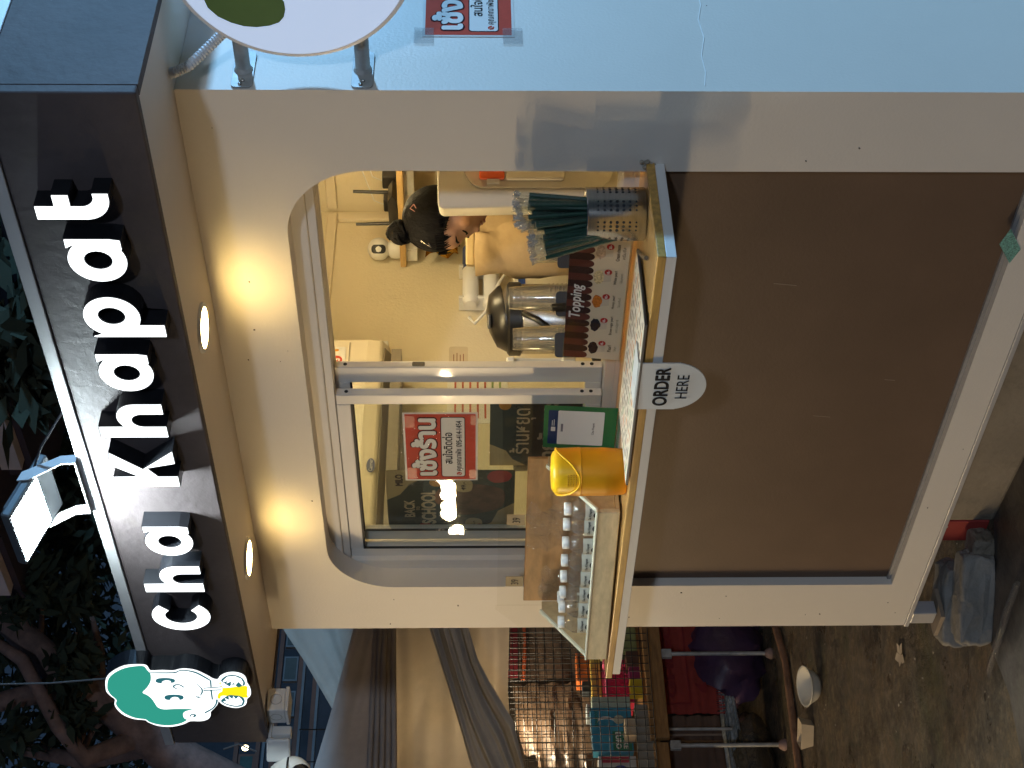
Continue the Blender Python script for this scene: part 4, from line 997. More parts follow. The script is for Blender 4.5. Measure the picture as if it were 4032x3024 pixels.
CL = mat('pink_clip', (.45,.22,.20), .3)
def clip(f_, u_, s0):
    return MB().tube([hp(f_-.018,s0,u_-.006),hp(f_+.018,s0,u_),hp(f_-.016,s0,u_+.010),hp(f_-.018,s0,u_-.006)], .0017, 6)
for s0 in (.071,-.071): obj('hair_clip', clip(-.058,.062,s0*.93), CL, hair)
for s0 in (.071,-.071): obj('hair_clip', clip(.032,.098,s0*.62), STEEL, hair)
# shirt over the trunk
SHIRT = mat('grey_shirt', (.10,.085,.07), .85, var=.2, vscale=30)
sm_ = MB().tube([sh_c+left*.03+Vector((0,0,.055)), sh_c-left*.03+Vector((0,0,-.08)), hip+Vector((0,0,.20)), hip+Vector((0,0,.02))], [.104,.145,.135,.15], 22, False)
for s in (-1,1):
    sp = sh_c + fw*(-s)*.16; el_ = sp + left*.06 + Vector((0,0,-.28)) + fw*(-s)*.03
    sm_.tube([sh_c+fw*(-s)*.04, sp, sp.lerp(el_,.62)], [.098,.072,.066], 14, False)
obj('shirt', sm_, SHIRT, PW, smooth=60)
tm_ = MB()
for s in (-1,1):
    lg = hip + fw*(-s)*.09
    tm_.tube([hip+fw*(-s)*.05+Vector((0,0,.05)), lg+Vector((0,0,-.10)), Vector((lg.x,lg.y,.72)), Vector((lg.x,lg.y,.37))], [.125,.105,.085,.07], 14, False)
obj('trousers', tm_, mat('dark_trousers', (.03,.03,.04), .85), PW, smooth=60)
# ---- inner worktop
WT = thing('worktop', 'cream worktop just inside the serving window', 'worktop', (-1.3,.5,1.15))
obj('top', MB().box(-2.055,-.10,.303,.62,1.15,1.18), IVORY, WT, bevel=.004)
obj('top', MB().box(-2.055,-1.62,.6205,1.50,1.15,1.18), IVORY, WT, bevel=.004)
obj('front_board', MB().box(-2.05,-.105,.31,.33,.302,1.1495), IVORY, WT)
obj('splash_board', MB().box(-2.05,-.105,.3005,.3025,1.10,1.2245), IVORY, WT)
# ---- white sealing machine with orange block
MC = thing('sealing_machine', 'white cup sealing machine with a bright orange block beside the window edge', 'machine', (-.42,.40,1.18))
mo = Vector((2.0239,-2.686,1.65)) + (fw + dn2*((2200-2016)/5934.5) - rt2*((818-1512)/5934.5))*3.95
fh = Vector((fw.x,fw.y,0)).normalized()
mm = Matrix.Translation((mo.x,mo.y,1.1805)) @ Matrix((rt, fh, Vector((0,0,1)))).transposed().to_4x4()
MW = mat('machine_white', (.76,.70,.58), .32, var=.03)
obj('body', MB().shape([[(.012,0),(.26,0),(.26,.560),(.004,.558),(-.006,.548),(.0,.3)]], -.02, .16, lambda u,v,w: (u,w,v)).xf(mm), MW, MC, bevel=.006, seg=3)
obj('face_panel', MB().shape([rrect(.048,.26,.10,.490,.05)], -.034, -.0205, lambda u,v,w: (u,w,v)).xf(mm), mat('panel_cream', (.68,.63,.52), .35), MC, bevel=.004)
obj('orange_block', MB().box(.068,.16,-.065,-.0345,.385,.450).xf(mm), mat('orange_plastic', (.80,.11,.012), .35), MC, bevel=.004)
obj('lower_block', MB().box(.066,.20,-.06,-.0345,.23,.383).xf(mm), MW, MC, bevel=.006)
tt = MB()
for k in range(7): tt.box(.056,.0675,-.060+k*.0035,-.0585+k*.0035,.398,.430)
obj('comb_teeth', tt.xf(mm), WHITE, MC)
# ---- cup stacks in the window
cup_prof = [(.031,.118),(.032,.116),(.0335,.100),(.036,.060),(.0395,.012),(.042,.004),(.0435,.0),(.042,.002)]
CUPC = clear('cup_plastic', (.97,.96,.93), 2.6, .06, haze=.10, hcol=(.95,.9,.8))
cupm = MB().shell(cup_prof, n=28).mesh('plastic_cup', 50); cupm.materials.append(CUPC)
for i, (px_, py_, n_) in enumerate(((-1.055,.42,11),(-1.175,.37,10),(-.90,.46,5))):
    z0 = 1.300
    for k in range(n_):
        o = bpy.data.objects.new('plastic_cup', cupm); COL.objects.link(o); o.location = (px_,py_,z0+k*.0125)
        tag(o, ('clear plastic cup upside down in the middle stack behind the Topping card','clear plastic cup upside down in the left stack behind the Topping card','clear plastic cup upside down in the short right stack behind the Topping card')[i], 'cup', 'upturned cups in the %s stack' % ('middle','left','right')[i])
    hd_ = thing('cup_dispenser', ('black cup dispenser under the middle cup stack','black cup dispenser under the left cup stack','black cup dispenser under the right cup stack')[i], 'dispenser', (px_,py_,1.18), 'black cup dispensers behind the Topping card')
    obj('tray', MB().box(px_-.05,px_+.05,py_-.05,py_+.05,1.1806,1.2985), BLACK, hd_, bevel=.008)
    dv = (Vector((2.02,-2.69,0))-Vector((px_,py_,0))).normalized(); pc_ = Vector((px_,py_,1.345)) + dv*.058 + Vector((-.012,-.012,0))
    obj('front_tab', MB().shape([rrect(-.036,.036,-.06,.065,.010)], 0, .008, lambda u,v,w: tuple(pc_ + Vector((-dv.y,dv.x,0))*u + Vector((0,0,1))*v - dv*w)), BLACK, hd_, bevel=.002)
# ---- steel urns
URNL = mat('urn_sticker', (.60,.56,.45), .5)
def urn(x, y, r, h, label, lid):
    t = thing('steel_urn', label, 'urn', (x,y,1.18), 'steel urns on the worktop')
    obj('tank', MB().lathe([(r*.98,0),(r,.01),(r,h),(r*.98,h+.004)], (x,y,1.1805), 40), STEEL, t, smooth=40)
    ld = obj('rim', MB().lathe([(r*1.0,h+.0045),(r*1.05,h+.008),(r*1.05,h+.045),(r*.98,h+.052)], (x,y,1.1805), 40), BLACK, t, smooth=40)
    if lid:
        obj('lid', MB().lathe([(r*.97,0),(r*.96,.01),(r*.75,.045),(r*.3,.062),(1e-7,.064)], (0,0,0), 40).xf(Matrix.Translation((x,y,1.1805+h+.055)) @ Matrix.Rotation(R(9),4,Vector((.743,-.669,0)))), BLACK, ld, smooth=50)
        obj('lid_band', MB().obox((x,y,1.1805+h+.112),(.05,r*1.5,.012), Matrix.Rotation(R(40),3,'Z')), DARKG, ld, bevel=.004)
    dv = (Vector((2.02,-2.69,0))-Vector((x,y,0))).normalized(); sv = Vector((-dv.y,dv.x,0))
    hpnt = Vector((x,y,1.1805+h*.80)) + dv*(r+.004)
    obj('handle', MB().tube([hpnt-sv*r*.5+Vector((0,0,-.05)), hpnt+dv*.035-sv*r*.25+Vector((0,0,-.02)), hpnt+dv*.035+sv*r*.0+Vector((0,0,.02)), hpnt+sv*r*.15+Vector((0,0,.06))], .011, 8), BLACK, t, smooth=60)
    ps = Vector((x,y,1.1805+h*.83)); a0 = math.atan2(dv.y,dv.x)+.55
    m_ = MB(); v = []; f = []
    for k in range(7):
        a = a0+(-3+k)*.07; q = ps + Vector((math.cos(a),math.sin(a),0))*(r+.0012); v += [q+Vector((0,0,-.028)), q+Vector((0,0,.028))]
    for k in range(6): f.append((2*k,2*k+2,2*k+3,2*k+1))
    obj('sticker', m_.add(v, f), URNL, t)
urn(-1.585,.855,.118,.30,'large steel urn with a domed black lid behind the cup stacks', True)
urn(-1.86,.55,.095,.28,'smaller steel urn cut by the window stile', False)
# ---- paper bag, jug, pouch, filters, tongs
KR = mat('kraft_paper', (.47,.345,.20), .8, var=.16, vscale=9, bump=.9, bscale=14)
kb = thing('kraft_bag', 'crumpled brown kraft paper bag behind the worker', 'paper bag', (-1.42,1.12,1.18))
random.seed(9); v = []; f = []; nx, nz = 10, 12
for i in range(nx+1):
    for j in range(nz+1):
        a, c_ = i/nx, j/nz
        p = Vector((-1.42,1.12,1.20)) + rt*((a-.5)*.27*(1-.10*c_)) + Vector((0,0,1))*(c_*.44) - fw*(.05*math.sin(a*math.pi))+ fw*(.016*math.sin(a*9+c_*4)+.014*math.sin(c_*11-a*5)+random.uniform(-.012,.012))
        v.append(p)
for i in range(nx):
    for j in range(nz): q = i*(nz+1)+j; f.append((q,q+nz+1,q+nz+2,q+1))
obj('bag', MB().add(v, f), KR, kb, smooth=80).modifiers.new('t','SOLIDIFY').thickness = .06
obj('folded_top', MB().obox(Vector((-1.42,1.12,1.655)), (.25,.075,.03), Matrix((rt,fw.normalized(),Vector((0,0,1)))).transposed()), mat('kraft_light', (.66,.52,.30), .7), kb, bevel=.006)
jg = thing('measuring_jug', 'frosted plastic measuring jug behind the cups', 'jug', (-1.07,.68,1.18))
MILK = clear('milky_plastic', (.85,.80,.68), 1.2, .2, haze=.55, hcol=(.75,.66,.48))
obj('jug_body', MB().shell([(.055,0),(.06,.02),(.067,.27),(.070,.275)], (-1.07,.68,1.19), 28), MILK, jg, smooth=50)
mk = MB(); dv = Vector((.669,-.743,0)); 
for k in range(6):
    a = math.atan2(-.7,.66)+.1; q = Vector((-1.07,.68,1.27+.03*k))
    for s_ in range(3):
        aa = a+(s_-1)*.12; mk.obox(q+Vector((math.cos(aa),math.sin(aa),0))*.0675, (.002,.005,.003), Matrix.Rotation(aa,3,'Z'))
obj('scale_marks', mk, INK, jg)
wf = thing('water_filter', 'white twin water filter cartridges hung on the inner wall', 'water filter', (-2.0,1.4,1.6))
for z, y0, y1 in ((1.655,1.36,1.62),(1.575,1.34,1.60)):
    c_ = obj('cartridge', MB().tube([(-2.0,y0,z),(-2.0,y0+.012,z),(-2.0,y1-.012,z),(-2.0,y1,z)], [.026,.031,.031,.026], 20), WHITE, wf, smooth=50)
    obj('end_cap', MB().tube([(-2.0,y0-.022,z),(-2.0,y0-.002,z)], [.022,.033], 20), WHITE, c_, smooth=30)
    lbm = MB(); vv = []; ff = []
    for k in range(9):
        a = R(-80+160*k/8); vv += [(-2.0+.0316*math.cos(a),y0+.16,z+.0316*math.sin(a)),(-2.0+.0316*math.cos(a),y0+.28,z+.0316*math.sin(a))]
    for k in range(8): ff.append((2*k,2*k+2,2*k+3,2*k+1))
    obj('blue_label', lbm.add(vv, ff), mat('filter_blue', (.03,.05,.14), .4), c_)
for y in (1.36,1.53): obj('clip', MB().box(-2.055,-1.985,y,y+.014,1.56,1.70), WHITE, wf, bevel=.003)
hs = [(-2.0,1.27,1.66),(-1.98,1.22,1.64),(-1.96,1.26,1.60),(-1.95,1.40,1.55),(-1.95,1.50,1.50),(-1.95,1.56,1.46)]
obj('hose', MB().tube(hs, .006, 8), WHITE, wf, smooth=60)
gp = thing('gold_packet', 'crinkled gold foil packet on the wall behind the worker', 'packet', (-2.0,1.62,1.72))
random.seed(12); v = []; f = []
for i in range(6):
    for j in range(7): v.append((-1.99+random.uniform(-.02,.03), 1.60+i*.03, 1.70+j*.022+random.uniform(-.006,.006)))
for i in range(5):
    for j in range(6): q = i*7+j; f.append((q,q+7,q+8,q+1))
obj('foil', MB().add(v, f), mat('gold_foil', (.62,.38,.08), .25, metal=.9), gp)
bs = thing('black_strainer', 'black slotted plastic basket behind the straws', 'basket', (-.72,.55,1.40))
sb = MB()
for k in range(22):
    a = 2*math.pi*k/22
    sb.tube([(-.72+.085*math.cos(a),.55+.085*math.sin(a),1.47),(-.72+.06*math.cos(a),.55+.06*math.sin(a),1.30)], .0035, 5)
for z, r in ((1.475,.088),(1.30,.06)):
    sb.tube([(-.72+r*math.cos(2*math.pi*k/24),.55+r*math.sin(2*math.pi*k/24),z) for k in range(25)], .006, 6, False)
obj('slots', sb, BLACK, bs)
pc2 = thing('supply_box', 'white box with a blue band behind the water filter', 'box', (-1.78,1.25,1.18))
obj('carton', MB().box(-1.85,-1.72,1.15,1.35,1.1805,1.50), mat('carton_white', (.6,.55,.45), .6), pc2, bevel=.003)
obj('blue_band', MB().box(-1.8515,-1.7185,1.1485,1.3515,1.46,1.485), mat('band_blue2', (.03,.06,.22), .4), pc2)
chm = thing('price_list', 'striped price list pinned to the inner wall by the stile', 'price list', (-2.055,.93,1.6))
obj('sheet', MB().box(-2.0595,-2.056,.80,1.05,1.52,1.74), PAPER, chm)
for k in range(7):
    obj('row_bar', MB().box(-2.0555,-2.0545,.82,1.03,1.545+k*.027,1.552+k*.027), mat(('bar_red','bar_green')[k < 2], ((.42,.06,.03),(.16,.25,.06))[k < 2], .5), chm)
nt = thing('wall_note', 'small handwritten paper note stuck on the inner wall', 'note', (-2.058,1.12,1.70))
obj('paper', MB().shape([rrect(1.075,1.175,1.665,1.735,.01)], 0, -.001, sidew(-2.0585)), mat('note_paper', (.62,.52,.36), .6), nt)
nl = MB(); random.seed(4)
for k in range(4): nl.box(-2.0572,-2.0568,1.09,1.09+random.uniform(.04,.07),1.68+k*.012,1.683+k*.012)
obj('handwriting', nl, mat('note_ink', (.25,.10,.06), .6), nt)
wh = thing('breaker_box', 'ivory breaker box on the inner wall above the note', 'breaker box', (-2.05,1.16,2.0))
obj('case', MB().box(-2.0595,-2.03,1.10,1.18,1.96,2.08), WHITE, wh, bevel=.004)
obj('switch', MB().box(-2.0298,-2.022,1.125,1.155,2.0,2.035), IVORY, wh, bevel=.002)
lb2 = thing('ladle_rack', 'black handled scoop leaning by the window stile', 'scoop', (-.98,.33,1.26))
obj('handle', MB().obox((-1.00,.335,1.34),(.018,.018,.17), Matrix.Rotation(R(6),3,'X')), BLACK, lb2, bevel=.004)
obj('collar', MB().obox((-1.30,.40,1.36),(.05,.05,.04)), WHITE, lb2, bevel=.004)
obj('stem', MB().tube([(-1.30,.40,1.38),(-1.30,.40,1.53)], .008, 8), WHITE, lb2)
obj('crossbar', MB().obox((-1.30,.40,1.535),(.10,.02,.022), Matrix.Rotation(R(-42),3,'Z')), WHITE, lb2, bevel=.004)
# items under the shelf at the right
gb = thing('green_tin', 'small green tin under the pine shelf', 'tin', (-.98,1.45,1.80))
obj('tin', MB().box(-1.02,-.95,1.40,1.46,1.80,1.855), mat('tin_green', (.03,.20,.09), .4), gb, bevel=.003)
cbx = thing('storage_tub', 'cloudy storage tub below the pine shelf behind the worker', 'tub', (-1.0,1.5,1.18))
obj('tub', MB().box(-1.25,-.75,1.35,1.60,1.1806,1.7995), MILK, cbx, bevel=.01)
# ---- posters on the inside of the glass
DG = mat('poster_dark_green', (.045,.055,.048), .45, var=.15, vscale=12); KRP = mat('poster_kraft', (.52,.38,.20), .6)
PA = thing('school_poster', 'dark green BACK TO SCHOOL drink poster behind the left window pane', 'poster', (-1.69,.158,1.52))
O = Vector((-1.846,.159,1.520)); f3 = frame3(O, X3, Z3); PWd, PHt = .322, .392
obj('sheet', MB().shape([rect(0,PWd,0,PHt)], 0, .0006, f3), DG, PA)
obj('kraft_corner', MB().shape([[(PWd,PHt),(PWd-.145,PHt),(PWd-.12,PHt-.04),(PWd-.07,PHt-.07),(PWd-.03,PHt-.12),(PWd,PHt-.14)]], -.0006, None, f3), KRP, PA)
obj('kraft_corner', MB().shape([[(0,0),(.16,0),(.12,.05),(.06,.07),(.03,.11),(0,.12)]], -.0006, None, f3), KRP, PA)
obj('lettering', letters('MILO', O+Vector((PWd-.075,0,PHt-.052)), X3, Z3, w=.055, h=.024, bold=.05, lift=.0010), mat('dark_brown_ink', (.05,.02,.015), .5), PA)
CHK = mat('chalk', (.62,.48,.32), .6, var=.2, vscale=200)
obj('lettering', letters('BACK', O+Vector((.09,0,PHt-.085)), X3, Z3, w=.085, h=.034, bold=.03, lift=.0008), CHK, PA)
obj('lettering', letters('TO', O+Vector((.125,0,PHt-.100)), X3, Z3, w=.018, h=.011, bold=.02, lift=.0008), CHK, PA)
obj('lettering', letters('SCHOOL', O+Vector((.055,0,PHt-.150)), X3, Z3, w=.170, h=.046, bold=.04, lift=.0008), CHK, PA)
obj('lettering', letters('MILO Inside', O+Vector((.075,0,PHt-.190)), X3, Vector((0,0,1)), w=.135, h=.026, bold=.005, lift=.0008), CHK, PA)
obj('apple_print', MB().shape([circ(.035,PHt-.115,.026,16,.024)], -.0008, None, f3), mat('apple_red', (.42,.04,.045), .5), PA)
obj('bulb_print', MB().shape([circ(.262,PHt-.155,.020,16,.024)], -.0008, None, f3).shape([rect(.252,.272,PHt-.20,PHt-.176)], -.0008, None, f3), mat('bulb_orange', (.60,.26,.03), .5), PA)
obj('drink_print', MB().shape([smooth_loop([(.13,.05),(.10,.15),(.13,.20),(.19,.205),(.25,.19),(.255,.12),(.23,.04),(.18,.03)])], -.0008, None, f3), mat('drink_brown', (.12,.05,.035), .5, var=.5, vscale=30), PA)
obj('drink_print', MB().shape([smooth_loop([(.14,.20),(.16,.24),(.20,.245),(.24,.225),(.25,.195),(.19,.185)])], -.0010, None, f3), mat('drink_top', (.30,.12,.06), .5, var=.5, vscale=40), PA)
for x, z, s_ in ((.05,.12,'55.-'),(.245,.15,'49.-')):
    bb = obj('speech_bubble', MB().shape([smooth_loop([(x-.03,z),(x-.025,z+.025),(x,z+.033),(x+.03,z+.025),(x+.034,z),(x+.02,z-.02),(x-.02,z-.018)])], -.0012, None, f3), KRP, PA)
    obj('price', letters(s_, O+Vector((x-.02,0,z)), X3, Z3, w=.04, h=.014, bold=.03, lift=.0016), mat('dark_brown_ink', (.05,.02,.015), .5), bb)
obj('fruit_print', MB().shape([smooth_loop([(.27,.02),(.26,.06),(.285,.085),(.315,.07),(.318,.03),(.30,.01)])], -.0008, None, f3), mat('apple_red', (.42,.04,.045), .5), PA)
obj('pencil_print', MB().shape([[(.03,.075),(.04,.068),(.055,.11),(.045,.118)]], -.0014, None, f3), mat('pencil_red', (.45,.03,.04), .5), PA)
PB = thing('holiday_poster', 'dark green shop holiday notice low in the window behind the payment stand', 'poster', (-1.34,.157,1.29))
O = Vector((-1.500,.1575,1.290)); f3 = frame3(O, X3, Z3)
obj('sheet', MB().shape([rect(0,.315,0,.308)], 0, .0006, f3), DG, PB)
obj('kraft_corner', MB().shape([[(0,.308),(.10,.308),(.07,.26),(.03,.24),(0,.20)]], -.0006, None, f3), KRP, PB)
obj('lettering', letters('ร้านหยุด', O+Vector((.055,0,.175)), X3, Z3, w=.205, h=.075, bold=.01, lift=.0008), CHK, PB)
obj('lettering', letters('ทุกวันพระ', O+Vector((.03,0,.085)), X3, Z3, w=.265, h=.085, bold=.03, lift=.0008), CHK, PB)
obj('bulb_print', MB().shape([circ(.275,.265,.022,16,.018)], -.0008, None, f3), mat('bulb_orange', (.60,.26,.03), .5), PB)
# ================================================================== CAMERA AND JUNCTION BOX under the roof's left end
JB = thing('junction_box', 'square white junction box under the left end of the soffit', 'junction box', (-2.205,-.25,ZS))
obj('box', MB().box(-2.245,-2.165,-.285,-.205,2.238,2.2938), WHITE, JB, bevel=.004)
obj('cover', MB().box(-2.249,-2.161,-.289,-.201,2.226,2.2375), WHITE, JB, bevel=.003)
for y in (-.2868,): obj('knockout', MB().tube([(-2.205+.018*math.cos(a*.35),y+.0012,2.266+.018*math.sin(a*.35)) for a in range(19)], .0012, 5, False), mat('knockout_grey', (.45,.43,.4), .5), JB)
obj('knockout', MB().tube([(-2.1645,-.245+.018*math.cos(a*.35),2.266+.018*math.sin(a*.35)) for a in range(19)], .0012, 5, False), mat('knockout_grey', (.45,.43,.4), .5), JB)
CV = thing('security_camera', 'white outdoor security camera with black dome lens below the roof corner', 'camera', (-2.29,-.35,2.25))
obj('mount_plate', MB().box(-2.289,-2.252,-.330,-.268,2.283,2.2938), WHITE, CV, bevel=.003)
obj('arm', MB().box(-2.283,-2.250,-.322,-.290,2.222,2.2825), WHITE, CV, bevel=.004)
obj('hinge_bar', MB().obox((-2.292,-.352,2.262),(.075,.02,.075), Matrix.Rotation(R(42),3,'Z')), WHITE, CV, bevel=.007)
cc = Vector((-2.345,-.41,2.22))
q_ = Matrix((rt, fw.normalized(), Vector((0,0,1)))).transposed()
hd2 = obj('head', MB().ell(cc+Vector((0,0,0)), (.058,.05,.062), 28, 18, q_).ell(cc+rt*-.012+Vector((0,0,.028)), (.056,.05,.05), 28, 16, q_), WHITE, CV, smooth=70)
fcd = (-fw - rt*.05 - Vector((0,0,.18))).normalized()
obj('visor', MB().ell(cc - fw.normalized()*.012 + Vector((0,0,-.020)), (.044,.047,.042), 24, 16, q_), mat('visor_black', (.01,.01,.012), .12, coat=.6), hd2, smooth=70)
lc = cc + fcd*.060 + Vector((0,0,-.018))
lq = fcd.to_track_quat('Z','Y').to_matrix()
obj('lens', MB().lathe([(.001,.002),(.009,.002),(.013,.0),(.0135,-.008)], lc, 20, lq), mat('lens_ring', (.03,.03,.035), .2), hd2, smooth=40)
obj('lens_glass', MB().lathe([(1e-7,.0028),(.008,.0024)], lc, 20, lq), mat('lens_dark', (.004,.004,.008), .05), hd2)
obj('seam_band', MB().lathe([(.0585,-.003),(.0592,0),(.0585,.003)], cc+Vector((0,0,.010)), 32), BLACK, hd2)

# ================================================================== HANGING TARPAULINS left of the kiosk
def drape(L_edge, R_edge, x, amp, freq, n=40, m=60, seed=0, sag=0.0, phase=0.0):
    """cloth between two edges (lists of (y, z)); folds run from the first edge to the second"""
    random.seed(seed)
    def at(e, t):
        t *= len(e)-1; i = min(int(t), len(e)-2); u = t-i
        return (e[i][0]*(1-u)+e[i+1][0]*u, e[i][1]*(1-u)+e[i+1][1]*u)
    ph = [random.uniform(0,6.28) for _ in range(5)]
    v = []; f = []
    for i in range(n+1):
        s = i/n; a, b_ = at(L_edge, s), at(R_edge, s)
        for j in range(m+1):
            t = j/m
            y = a[0]*(1-t)+b_[0]*t; z = a[1]*(1-t)+b_[1]*t - sag*math.sin(t*math.pi)*s
            w_ = t+.10*math.sin(2.2*s+ph[4])
            d = amp*((1-abs(math.sin(freq*w_*3.14+ph[0]+phase*s)))*1.6 + .55*math.sin(freq*2.3*w_*6.28+ph[1]-1.2*s*phase) + .3*math.sin(freq*4.1*w_*6.28+ph[2]+2*s))
            d += amp*.5*math.sin(5*s+ph[3]+t*3)
            v.append((x+d, y, z))
    for i in range(n):
        for j in range(m): q = i*(m+1)+j; f.append((q,q+m+1,q+m+2,q+1))
    return MB().add(v, f)
TARP = cloth_mat('grey_canvas', (.48,.43,.36), .16); TARP2 = cloth_mat('brown_canvas', (.46,.40,.36), .16); TARP3 = cloth_mat('thin_canvas', (.62,.50,.36), .42)
t = tag(obj('tarpaulin', drape([(1.90,2.78),(1.585,2.62),(1.396,2.499),(1.119,2.341),(.95,2.25)], [(1.95,2.10),(1.75,2.12),(1.60,2.16),(1.40,2.15),(1.1,2.05)], -4.62, .014, 1.4, 30, 40, 1, phase=1.2), TARP, smooth=80), 'sloping grey canvas sheet nearest the junction box', 'tarpaulin')
t = tag(obj('tarpaulin', drape([(1.60,2.22),(1.461,2.240),(1.214,2.283),(1.004,2.320),(.693,2.384),(.3,2.46)], [(1.60,2.075),(1.46,2.074),(1.2,2.07),(1.0,2.065),(.69,2.056),(.3,2.05)], -4.40, .012, .8, 20, 40, 2), TARP2, smooth=80), 'smooth brown canvas band drawn to a gathered edge', 'tarpaulin')
fm = MB()
for k in range(5):
    z0 = 2.13-.02*k
    fm.tube([(-4.385+.02*(k%2),1.62,z0),(-4.37+.018*(k%3),1.2,z0-.004*k),(-4.385,.8,z0-.008*k),(-4.38,.3,z0-.012*k)], [.012,.014,.013,.012], 8)
tag(obj('tarpaulin_roll', fm, TARP2, smooth=80), 'bundle of gathered canvas pleats between the two hanging sheets', 'tarpaulin')
t = tag(obj('tarpaulin', drape([(1.80,2.08),(1.3,2.06),(.9,2.05),(.3,2.04)], [(1.80,1.45),(1.3,1.47),(.9,1.45),(.3,1.40)], -4.80, .022, 1.3, 40, 50, 3, phase=2.6), TARP3, smooth=80), 'thin pale canvas sheet glowing from the lamp behind it', 'tarpaulin')
t = tag(obj('tarpaulin', drape([(1.60,1.90),(1.523,1.876),(1.184,1.776),(.905,1.700),(.739,1.66),(.35,1.5)], [(1.60,1.70),(1.522,1.672),(1.327,1.624),(1.182,1.563),(.971,1.454),(.737,1.405),(.35,1.2)][:6], -4.50, .024, 1.7, 60, 60, 4, phase=.8), TARP, smooth=80), 'lowest grey canvas sheet hanging in long diagonal folds', 'tarpaulin')

tp = thing('tarpaulin_post', 'steel post holding the free ends of the canvas sheets', 'post', (-4.6,.30,0))
obj('post', MB().tube([(-4.6,.30,0),(-4.6,.30,2.55)], .022, 10), GALV, tp, smooth=50)
obj('cross_arm', MB().tube([(-4.85,.30,2.45),(-4.35,.30,2.45)], .014, 8), GALV, tp, smooth=50)
# ================================================================== STREET STALL behind, lit by its glimpsed bulb and an assumed lamp
ST = thing('market_stall', 'low market stall table with a wooden edge beam and wire grid', 'stall', (-5.4,1.5,0))
WOODB = mat('stall_wood', (.30,.155,.055), .6, var=.3, vscale=8, stretch=(8,1.2,8), bump=.3, bscale=40)
obj('edge_beam', MB().box(-5.135,-5.10,1.22,2.8,.612,.712), WOODB, ST, bevel=.004)
obj('edge_beam', MB().box(-5.16,-5.11,.2,1.20,.62,.70), WOODB, ST, bevel=.004)
obj('table_board', MB().box(-6.2,-5.1355,.2,2.8,.66,.69), WOODB, ST)
obj('front_ledge', MB().box(-5.18,-5.136,.2,1.44,.6905,.78), mat('grey_box', (.30,.28,.24), .6), ST, bevel=.003)
for y, zf in ((1.742,.018),(1.184,.018),(2.6,.018)):
    lg_ = obj('leg', MB().tube([(-5.12,y,.02),(-5.12,y,.612)], .0115, 10), GALV, ST, smooth=50)
    obj('hinge', MB().box(-5.132,-5.108,y-.026,y+.026,.555,.611), GALV, lg_, bevel=.003)
    obj('foot_cap', MB().lathe([(.03,0),(.034,.01),(.02,.035),(.012,.04)], (-5.12,y,.0), 12), mat('foot_pink', (.32,.22,.19), .7), lg_, smooth=50)
obj('leg', MB().tube([(-5.25,1.352,.25),(-5.25,1.352,.66)], .009, 8), GALV, ST, smooth=50)
wg = MB()
for k in range(34): y = .25+k*.0475; wg.cyl((-5.03,y,.70),(-5.03+.0,y+.012,1.75), .0026, n=5, caps=False)
for k in range(23): z = .70+k*.0475; wg.cyl((-5.034,.22,z+.01),(-5.034,1.86,z-.012), .0026, n=5, caps=False)
g_ = obj('wire_grid', wg, mat('black_wire', (.012,.012,.014), .5), ST); stuff(g_)
wg = MB()
for k in range(30): y = 1.2+k*.035; wg.cyl((-5.30,y,.95),(-5.30,y-.006,1.75), .0022, n=5, caps=False)
for k in range(18): z = .95+k*.046; wg.cyl((-5.303,1.15,z),(-5.303,2.25,z+.02), .0022, n=5, caps=False)
stuff(obj('wire_grid', wg, mat('black_wire', (.012,.012,.014), .5), ST))
# assumed stall lamp over the goods, hidden by the lowest canvas, with an added shade
SLG = glow('assumed_stall_glow', (1.0,.80,.45), 60)
sl2 = thing('stall_lamp', 'assumed lit bulb under a small added shade hanging behind the lowest canvas', 'lamp', (-5.40,1.45,1.60))
obj('bulb', MB().ell((-5.40,1.45,1.47),(.03,.03,.04),16,12), SLG, sl2, smooth=60)
li = bpy.data.lights.new('assumed_stall_light','POINT'); li.energy = 15; li.color = (1,.82,.58); li.shadow_soft_size = .05
lo = bpy.data.objects.new('assumed_stall_light', li); COL.objects.link(lo); lo.location = (-5.40,1.45,1.42); lo.parent = sl2; lo.matrix_parent_inverse = Matrix.Translation(-sl2.location)
obj('cap', MB().cyl((-5.40,1.45,1.505),(-5.40,1.45,1.56),.018), WHITE, sl2)
obj('shade', MB().shell([(.02,.09),(.06,.07),(.13,.0)], (-5.40,1.45,1.46), 24), mat('green_enamel', (.05,.08,.07), .4), sl2, smooth=60)  # added to stop the bulb's upward light reaching the canvas
obj('cord', MB().tube([(-5.40,1.45,1.56),(-5.40,1.45,2.6)], .004, 6), BLACK, sl2)
SLB = thing('stall_lamp', 'lit bulb glimpsed through the thin pale canvas', 'lamp', (-5.3,1.10,1.70))
obj('bulb', MB().ell((-5.2,1.15,1.72),(.03,.03,.04),16,12), glow('dim_bulb_glow', (1,.82,.5), 120), SLB, smooth=60)
obj('cord', MB().tube([(-5.2,1.15,1.76),(-5.2,1.15,2.6)], .004, 6), BLACK, SLB)
